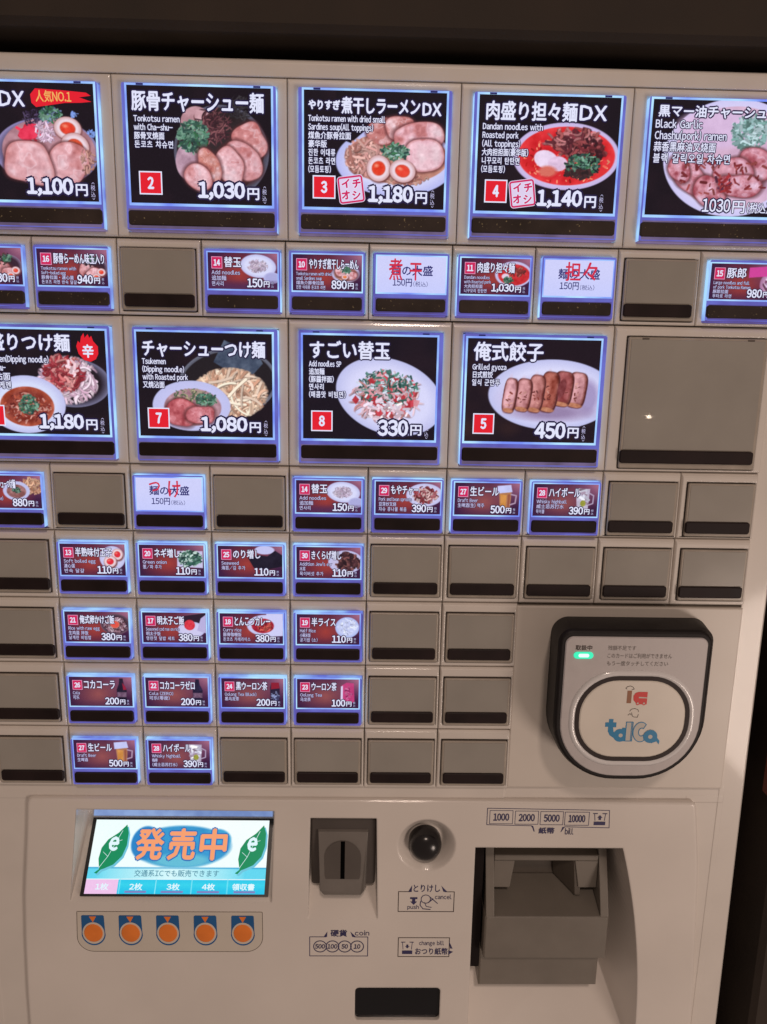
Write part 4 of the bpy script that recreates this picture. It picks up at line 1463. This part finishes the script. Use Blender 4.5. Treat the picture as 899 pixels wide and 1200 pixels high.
# ---- bill slot
M_BILL = plastic('bill_plastic', (0.195, 0.172, 0.146), 0.42, 0.06, 60, 0.3, 0.8)
M_BILLDK = plastic('bill_plastic_inner', (0.10, 0.082, 0.066), 0.5, 0.06, 60, 0.3, 0.6)
bs = MB()
bs.box(111.4, 183.5, -42, -12, -404, -379.0, 0, .8)                # lower step
fo = rrect(112.4, 185.6, -380.0, -351.0, 1.6, 3)
bs.loops([at(fo, -42), at(fo, -7.0), at(inset(fo, .9), -6.0)], 0, False, True)
bill = bs.build('bill_slot', M_BILL, machine)
tr = MB()
tr.loops([[(118.2, -6.3, -351.2), (118.2, -33, -342.5), (118.2, -33, -353), (118.2, -6.3, -353)],
          [(180.4, -6.3, -351.2), (180.4, -33, -342.5), (180.4, -33, -353), (180.4, -6.3, -353)]], 0, True, True)
tr.build('bill_tray', M_BILL, bill)
for xa, xb in ((113.0, 117.9), (180.6, 185.4)):
    rl = MB()
    rl.loops([[(x, -6.6, -350.6), (x, -20.5, -312.0), (x, -24, -309.0), (x, -40, -309.0), (x, -40, -352.6), (x, -6.6, -352.6)] for x in (xa, xb)], 0, True, True)
    rl.build('side_rail', M_BILL, bill)
hd = MB()
hd.box(118.1, 180.4, -40, -17.2, -322.4, -318.6, 0, .5)
hd.loops([[(118.2, -30, -340.2), (129.0, -30, -340.2), (131.0, -30, -322.5), (118.2, -30, -322.5)], [(118.2, -17.3, -340.2), (128.2, -17.3, -340.2), (130.4, -17.3, -322.5), (118.2, -17.3, -322.5)]], 0, True, True)
hd.loops([[(169.0, -30, -340.2), (180.3, -30, -340.2), (180.3, -30, -322.5), (166.0, -30, -322.5)], [(169.6, -17.3, -340.2), (180.3, -17.3, -340.2), (180.3, -17.3, -322.5), (166.6, -17.3, -322.5)]], 0, True, True)
hd.build('bill_hood', M_BILL, bill)
bd = MB()
bd.box(112.6, 185.4, -41.5, -33.2, -349, -302.0, 0)
bd.build('slot_back', M_BILLDK, bill)
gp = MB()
gp.box(104.0, 111.2, -41, -13, -391.5, -302.2, 0)  # black box put in for the shade left of the bill unit
gp.build('gap_shade', plastic('gap_shade_black', (0.012, 0.009, 0.009), .7, .1, spec=.1), bill)
gd = MB()
gd.loops([[(158, -32, -341.5), (171, -32, -341.5), (171, -32, -322.6), (156, -32, -322.6)], [(168, -18, -346.0), (171, -18, -346), (171, -18, -322.6), (166, -18, -322.6)]], 0, True, True)  # darker wedge at the right of the slot
gd.build('dark_wedge', M_BILLDK, bill)

# ---- sensor window
sw = MB()
sw.loops([at(rrect(37.0, 86.8, -416.8, -394.5, 2.3, 5), -4.9), at(rrect(37.0, 86.8, -416.8, -394.5, 2.3, 5), -2.0)], 0, False, True)
sw.build('sensor_window', plastic('black_window', (0.006, 0.006, 0.008), 0.12, .1, 50, 0, 0, .5), machine)

# ---- printed labels on the panel
def mark(name, label, draw):
    pr = Print(Sheet((0, .02, 0)))
    draw(pr)
    return pr.build(name, machine, label)
def box_lines(pr, x0, y0, x1, y1, w=.46, m=INK):
    pr.stroke([(x0, y0), (x1, y0)], w, m); pr.stroke([(x1, y0), (x1, y1)], w, m)
    pr.stroke([(x1, y1), (x0, y1)], w, m); pr.stroke([(x0, y1), (x0, y0)], w, m)
def bill_icon(pr, x0, y0, x1, y1):
    w, h = x1 - x0, y1 - y0
    pr.rect(x0 + w * .06, y0, x1 - w * .06, y0 + h * .3, INK)
    pr.stroke([(x0 - w * .02, y1), (x0 + w * .3, y1)], .5, INK)
    pr.stroke([(x1 + w * .02, y1), (x1 - w * .3, y1)], .5, INK)
    pr.stroke([(x0 + w * .08, y1), (x0 + w * .14, y0 + h * .4)], .35, INK)
    pr.stroke([(x1 - w * .08, y1), (x1 - w * .14, y0 + h * .4)], .35, INK)
def arrow(pr, cx, cy, s, up=True):
    k = 1 if up else -1
    pr.shape([(cx - s, cy)[::1], (cx + s, cy), (cx, cy + k * s * 1.1)] if up else [(cx + s, cy), (cx - s, cy), (cx, cy - s * 1.1)], INK, .06)
    pr.rect(cx - s * .45, min(cy, cy - k * s * .9), cx + s * .45, max(cy, cy - k * s * .9), INK, .06)
def d_bill(pr):
    y0, y1 = -287.0, -277.0
    pr.stroke([(109.4, y0 + .3), (109.4, y1 + .5), (178.0, y1 - .4), (178.6, y0 - 1.3)], .4, INK)
    pr.stroke([(109.4, y0 + .2), (135.0, y0 - .3), (136.2, -290.8)], .4, INK)
    pr.stroke([(178.6, y0 - 1.3), (153.4, y0 - .8), (151.6, -290.8)], .4, INK)
    pr.shape([(134.4, -287.4), (136.8, -291.2), (135.6, -287.4)], INK, .06)
    pr.shape([(153.6, -287.9), (151.2, -291.4), (152.2, -287.9)], INK, .06)
    for s, xa, xb in (('1000', 110.9, 123.8), ('2000', 125.2, 138.2), ('5000', 139.4, 152.2), ('10000', 153.2, 166.8)):
        dy = -(xa - 110) * .016
        box_lines(pr, xa, y0 + .9 + dy, xb, y1 - .9 + dy, .3)
        w = (xb - xa) * .15
        pr.text(s, xa + w, y0 + 2.7 + dy, xb - w, y1 - 2.6 + dy, INK, .16, h=.06)
    bill_icon(pr, 169.2, -286.6, 176.6, -279.4)
    arrow(pr, 172.9, -282.0, 1.5)
    pr.text('紙幣', 138.8, -292.2, 147.8, -288.2, INK, .14, h=.06)
    pr.text('bill', 153.8, -292.6, 158.6, -288.6, INK, .05, h=.06)
mark('printed_label', 'printed bill label reading 1000 2000 5000 10000', d_bill)
def d_coin(pr):
    y0, y1 = -372.6, -359.8
    pr.stroke([(19.6, y1), (10.2, y1), (10.2, y0), (43.8, y0), (43.8, y1), (35.8, y1)], .46, INK)
    pr.shape([(18.2, y1), (20.2, y1), (20.4, y1 + 3.6)], INK, .06)
    pr.shape([(37.0, y1), (34.8, y1), (33.6, y1 + 3.6)], INK, .06)
    pr.text('硬貨', 22.2, -359.6, 31.8, -355.0, INK, .14, h=.06)
    pr.text('coin', 36.2, -358.8, 44.6, -355.4, INK, .05, h=.06)
    for i, s in enumerate(('500', '100', '50', '10')):
        cx = 16.2 + i * 7.15
        pr.ring(circ(cx, -366.2, 4.0), .55, INK)
        w = 2.9 if len(s) == 3 else 1.9
        pr.text(s, cx - w, -367.7, cx + w, -364.6, INK, .1, h=.06, slant=.12)
mark('printed_label', 'printed coin label with four numbered circles', d_coin)
def d_cancel(pr):
    y0, y1 = -342.8, -329.8
    pr.stroke([(68.2, y1), (60.9, y1), (60.9, y0), (92.8, y0), (92.8, y1), (87.4, y1)], .46, DARKINK)
    pr.shape([(66.4, y1), (68.4, y1), (68.6, y1 + 4.2)], INK, .06)
    pr.shape([(88.8, y1), (86.6, y1), (85.2, y1 + 4.0)], INK, .06)
    pr.text('とりけし', 69.4, -330.0, 84.6, -325.2, INK, .08, h=.06)
    pr.text('cancel', 81.8, -334.6, 91.4, -331.6, INK, .03, h=.06)
    pr.text('push', 66.2, -341.8, 72.8, -338.4, INK, .03, h=.06)
    pr.rect(67.6, -334.6, 71.8, -333.4, INK); arrow(pr, 69.7, -336.2, 2.0, False)
    pr.ring(circ(76.6, -334.6, 2.9), .45, INK)
    pr.stroke([(73.8, -336.0), (73.4, -338.6), (75.2, -341.0), (79.4, -341.4)], .5, INK)
    pr.stroke([(76.0, -336.8), (77.0, -339.4), (80.0, -340.0)], .4, INK)
    pr.stroke([(79.2, -333.4), (83.4, -337.4)], .5, INK)
    pr.stroke([(78.2, -336.8), (80.8, -334.4)], .6, INK)
mark('printed_label', 'printed cancel label with a pushing finger drawing', d_cancel)
def d_change(pr):
    y0, y1 = -372.9, -360.2
    box_lines(pr, 61.5, y0, 91.2, y1, .46, DARKINK)
    bill_icon(pr, 63.4, -371.2, 70.2, -363.2)
    arrow(pr, 66.8, -366.0, 1.3, False)
    pr.text('change bill', 73.6, -366.0, 88.2, -362.2, INK, .03, h=.06)
    pr.text('おつり紙幣', 71.4, -371.6, 90.4, -367.0, INK, .09, h=.06)
    pr.shape([(90.8, -362.0), (93.2, -367.4), (91.8, -367.4)], INK, .06)
    pr.shape([(90.8, -371.6), (93.6, -369.6), (90.8, -368.6)], INK, .06)
mark('printed_label', 'printed change label with a bill symbol', d_change)

# ------------------------------------------------------------------ card reader
M_SHELL = plastic('reader_black', (0.012, 0.009, 0.009), 0.5, 0.2, 60, .2, .8, .25)
M_FACE = plastic('reader_silver', (0.52, 0.48, 0.475), 0.36, .03, 200, .1, 0, .5)
M_PAD = plastic('reader_pad', (0.74, 0.68, 0.60), 0.3, .03, 60, .05)
DF = 25.0
base_o = rrect(138.4, 222.0, -249.5, -163.6, (34, 34, 9, 9), 12)
face_o = rrect(136.3, 213.6, -243.6, -161.8, (33, 33, 7, 7), 12)
sh_ = MB()
mid_o = [((a[0] * .35 + b[0] * .65), (a[1] * .35 + b[1] * .65)) for a, b in zip(base_o, face_o)]
sh_.loops([at(base_o, -.5), at(scaled(mid_o, 1.008), DF * .72), at(face_o, DF - 2.2), at(inset(face_o, .5), DF - .6), at(inset(face_o, 1.4), DF)], 0, False, True)
reader = sh_.build('card_reader', M_SHELL, machine)
f_o = inset(face_o, 2.9)
# slide the silver face outline so its top leaves a thicker black band
f_o = [(x + .1, z - (.3 if z > -170 else 0)) for x, z in f_o]
fc = MB()
fc.loops([at(f_o, DF - .5), at(f_o, DF + .35), at(inset(f_o, .5), DF + .8)], 0, False, True)
face = fc.build('face_plate', M_FACE, reader)
pcx, pcz = 175.6, -208.6
def ob(r):
    return rrect(pcx - 28.6 - r, pcx + 28.6 + r, pcz - 22.6 - r, pcz + 22.6 + r, 20.5 + r, 10)
rg = MB()
rg.loops([at(ob(3.6), DF + .7), at(ob(3.2), DF + 1.3), at(ob(2.2), DF + 1.9), at(ob(1.0), DF + 1.6), at(ob(.4), DF + 1.0)], 0)
rg.build('bright_ring', plastic('ring_silver', (0.74, 0.72, 0.72), 0.2, .03, coat=.8, bevel=.3), reader, smooth=True)
rg = MB()
rg.loops([at(ob(.7), DF + .85), at(ob(.6), DF + 1.45), at(ob(-1.6), DF + 1.45), at(ob(-1.8), DF + .8)], 0)
rg.build('dark_ring', plastic('ring_dark', (0.028, 0.018, 0.017), 0.5, spec=.3), reader)
pd = MB()
pd.loops([at(ob(-1.5), DF + .6), at(ob(-1.6), DF + 1.2), at(ob(-2.3), DF + 1.6)], 0, False, True)
pad = pd.build('touch_pad', M_PAD, reader)
rs = Sheet((0, DF + .85, 0))
ll = Print(rs)
GREYINK = plastic('grey_ink', (0.20, 0.175, 0.165), .5)
ll.text('取扱中', 144.3, -172.0, 152.6, -169.3, DARKINK, .05)
ll.text('残額不足です', 160.6, -171.8, 174.6, -169.4, GREYINK, .0)
ll.text('このカードはご利用ができません', 160.6, -176.0, 193.0, -173.4, GREYINK, .0)
ll.text('もう一度タッチしてください', 160.6, -180.0, 191.4, -177.5, GREYINK, .0)
ll.build('reader_lettering', reader)
lm = MB()
lo = rrect(143.6, 153.4, -176.4, -172.9, 1.75, 6)
lm.loops([at(lo, DF + .6), at(lo, DF + 1.2), at(inset(lo, .4), DF + 1.35)], 0, False, True)
LG = glow('status_green', (60, 246, 190), 1.0, .3, .3)
LG.cycles.emission_sampling = 'AUTO'
lamp = lm.build('status_lamp', LG, reader)
lc = MB()
lo = rrect(145.9, 151.2, -175.5, -173.7, .85, 6)
lc.loops([at(lo, DF + 1.1), at(lo, DF + 1.5)], 0, False, True)
lc.build('lamp_core', glow('status_core', (216, 255, 240), 1.3), lamp)
# marks on the pad; drawing coordinates of the pad picture -> mm
ps = Sheet((0, DF + 1.65, 0))
gx = lambda X: 152.0 + (X - 120) / 665 * 0 + (X - 450) * .0425 + 24.0
gy = lambda Y: -203.9 - (Y - 450) * .0465
def G(pts):
    return [(gx(a), gy(b)) for a, b in pts]
L_BROWN = plastic('logo_brown', (0.30, 0.115, 0.045), .4)
L_RED = plastic('logo_red', (0.68, 0.03, 0.025), .4)
L_TEAL = plastic('logo_teal', (0.008, 0.22, 0.45), .4)
L_PALE = plastic('logo_pale', (0.58, 0.54, 0.48), .4)
l1 = Print(ps)
l1.shape(G([(354, 360), (408, 360), (408, 215), (354, 215)]), L_BROWN)
l1.stroke(G([(330, 188), (350, 168), (385, 160), (415, 172), (432, 196)]), .28, DARKINK)
l1.stroke(G([(330, 188), (345, 196)]), .28, DARKINK)
l1.stroke(G([(405, 204), (432, 196)]), .28, DARKINK)
l1.shape(G([(596, 372), (596, 228), (490, 228), (452, 240), (430, 275), (434, 325), (460, 352), (480, 372)]), L_RED)
l1.shape(G([(594, 302), (594, 290), (495, 284), (495, 300)]), L_PALE, .08)
for cx in (488, 562):
    l1.circle(gx(cx), gy(362), .95, L_RED, .07)
    l1.circle(gx(cx), gy(360), .5, L_PALE, .1)
l1.build('red_brown_logo', pad)
l2 = Print(ps)
l2.stroke(G([(402, 455), (420, 430), (460, 422), (500, 436), (508, 460)]), .26, DARKINK)
l2.stroke(G([(385, 500), (410, 482), (425, 500)]), .26, DARKINK)
l2.stroke(G([(425, 470), (440, 512), (455, 522)]), .26, DARKINK)
l2.stroke(G([(462, 522), (500, 524), (508, 490)]), .26, DARKINK)
l2.build('outline_mark', pad)
l3 = Print(ps)
l3.shape(G([(160, 700), (230, 760), (250, 720), (222, 690), (220, 645), (256, 645), (256, 588), (216, 588), (216, 548), (164, 548), (164, 588), (122, 588), (122, 640), (160, 640)]), L_TEAL, .04)
l3.shape(G([(160, 690), (185, 740), (240, 775), (300, 800), (330, 740), (270, 720), (230, 700), (220, 650)]), L_TEAL, .05)
l3.circle(gx(312), gy(740), 3.55, L_TEAL, .06)
l3.rect(gx(330), gy(810), gx(376), gy(650), L_TEAL, .06)
l3.circle(gx(318), gy(740), 1.05, L_PALE, .1)
def outlined(pts, w=.42):
    l3.shape(pts, L_PALE, .08)
    l3.stroke(list(pts) + [pts[0]], w, L_TEAL, .1)
outlined(G([(440, 582), (376, 582), (376, 806), (440, 806), (440, 582)])[:4])
l3.stroke(G([(440, 582), (456, 582), (456, 806), (440, 806)]), .42, L_TEAL, .1)
cpts = [(556 + 92 * math.cos(math.radians(a)), 698 + 116 * math.sin(math.radians(a))) for a in range(-50, -311, -12)]
cin = [(566 + 36 * math.cos(math.radians(a)), 698 + 48 * math.sin(math.radians(a))) for a in range(-310, -49, 12)]
n_ = len(cpts)
V = np.array(G(cpts) + G(list(reversed(cin))), float)
l3._put(V, [(i, i + 1, n_ + i + 1, n_ + i) for i in range(n_ - 1)], L_PALE, .08)
l3.stroke(G(cpts + cin + [cpts[0]]), .42, L_TEAL, .1)
l3.circle(gx(676), gy(748), 3.6, L_TEAL, .12)
l3.shape(G([(690, 830), (756, 806), (786, 842), (792, 800), (758, 760), (730, 690), (690, 690)]), L_TEAL, .13)
l3.circle(gx(676), gy(752), 1.1, L_PALE, .16)
l3.build('teal_logo', pad)
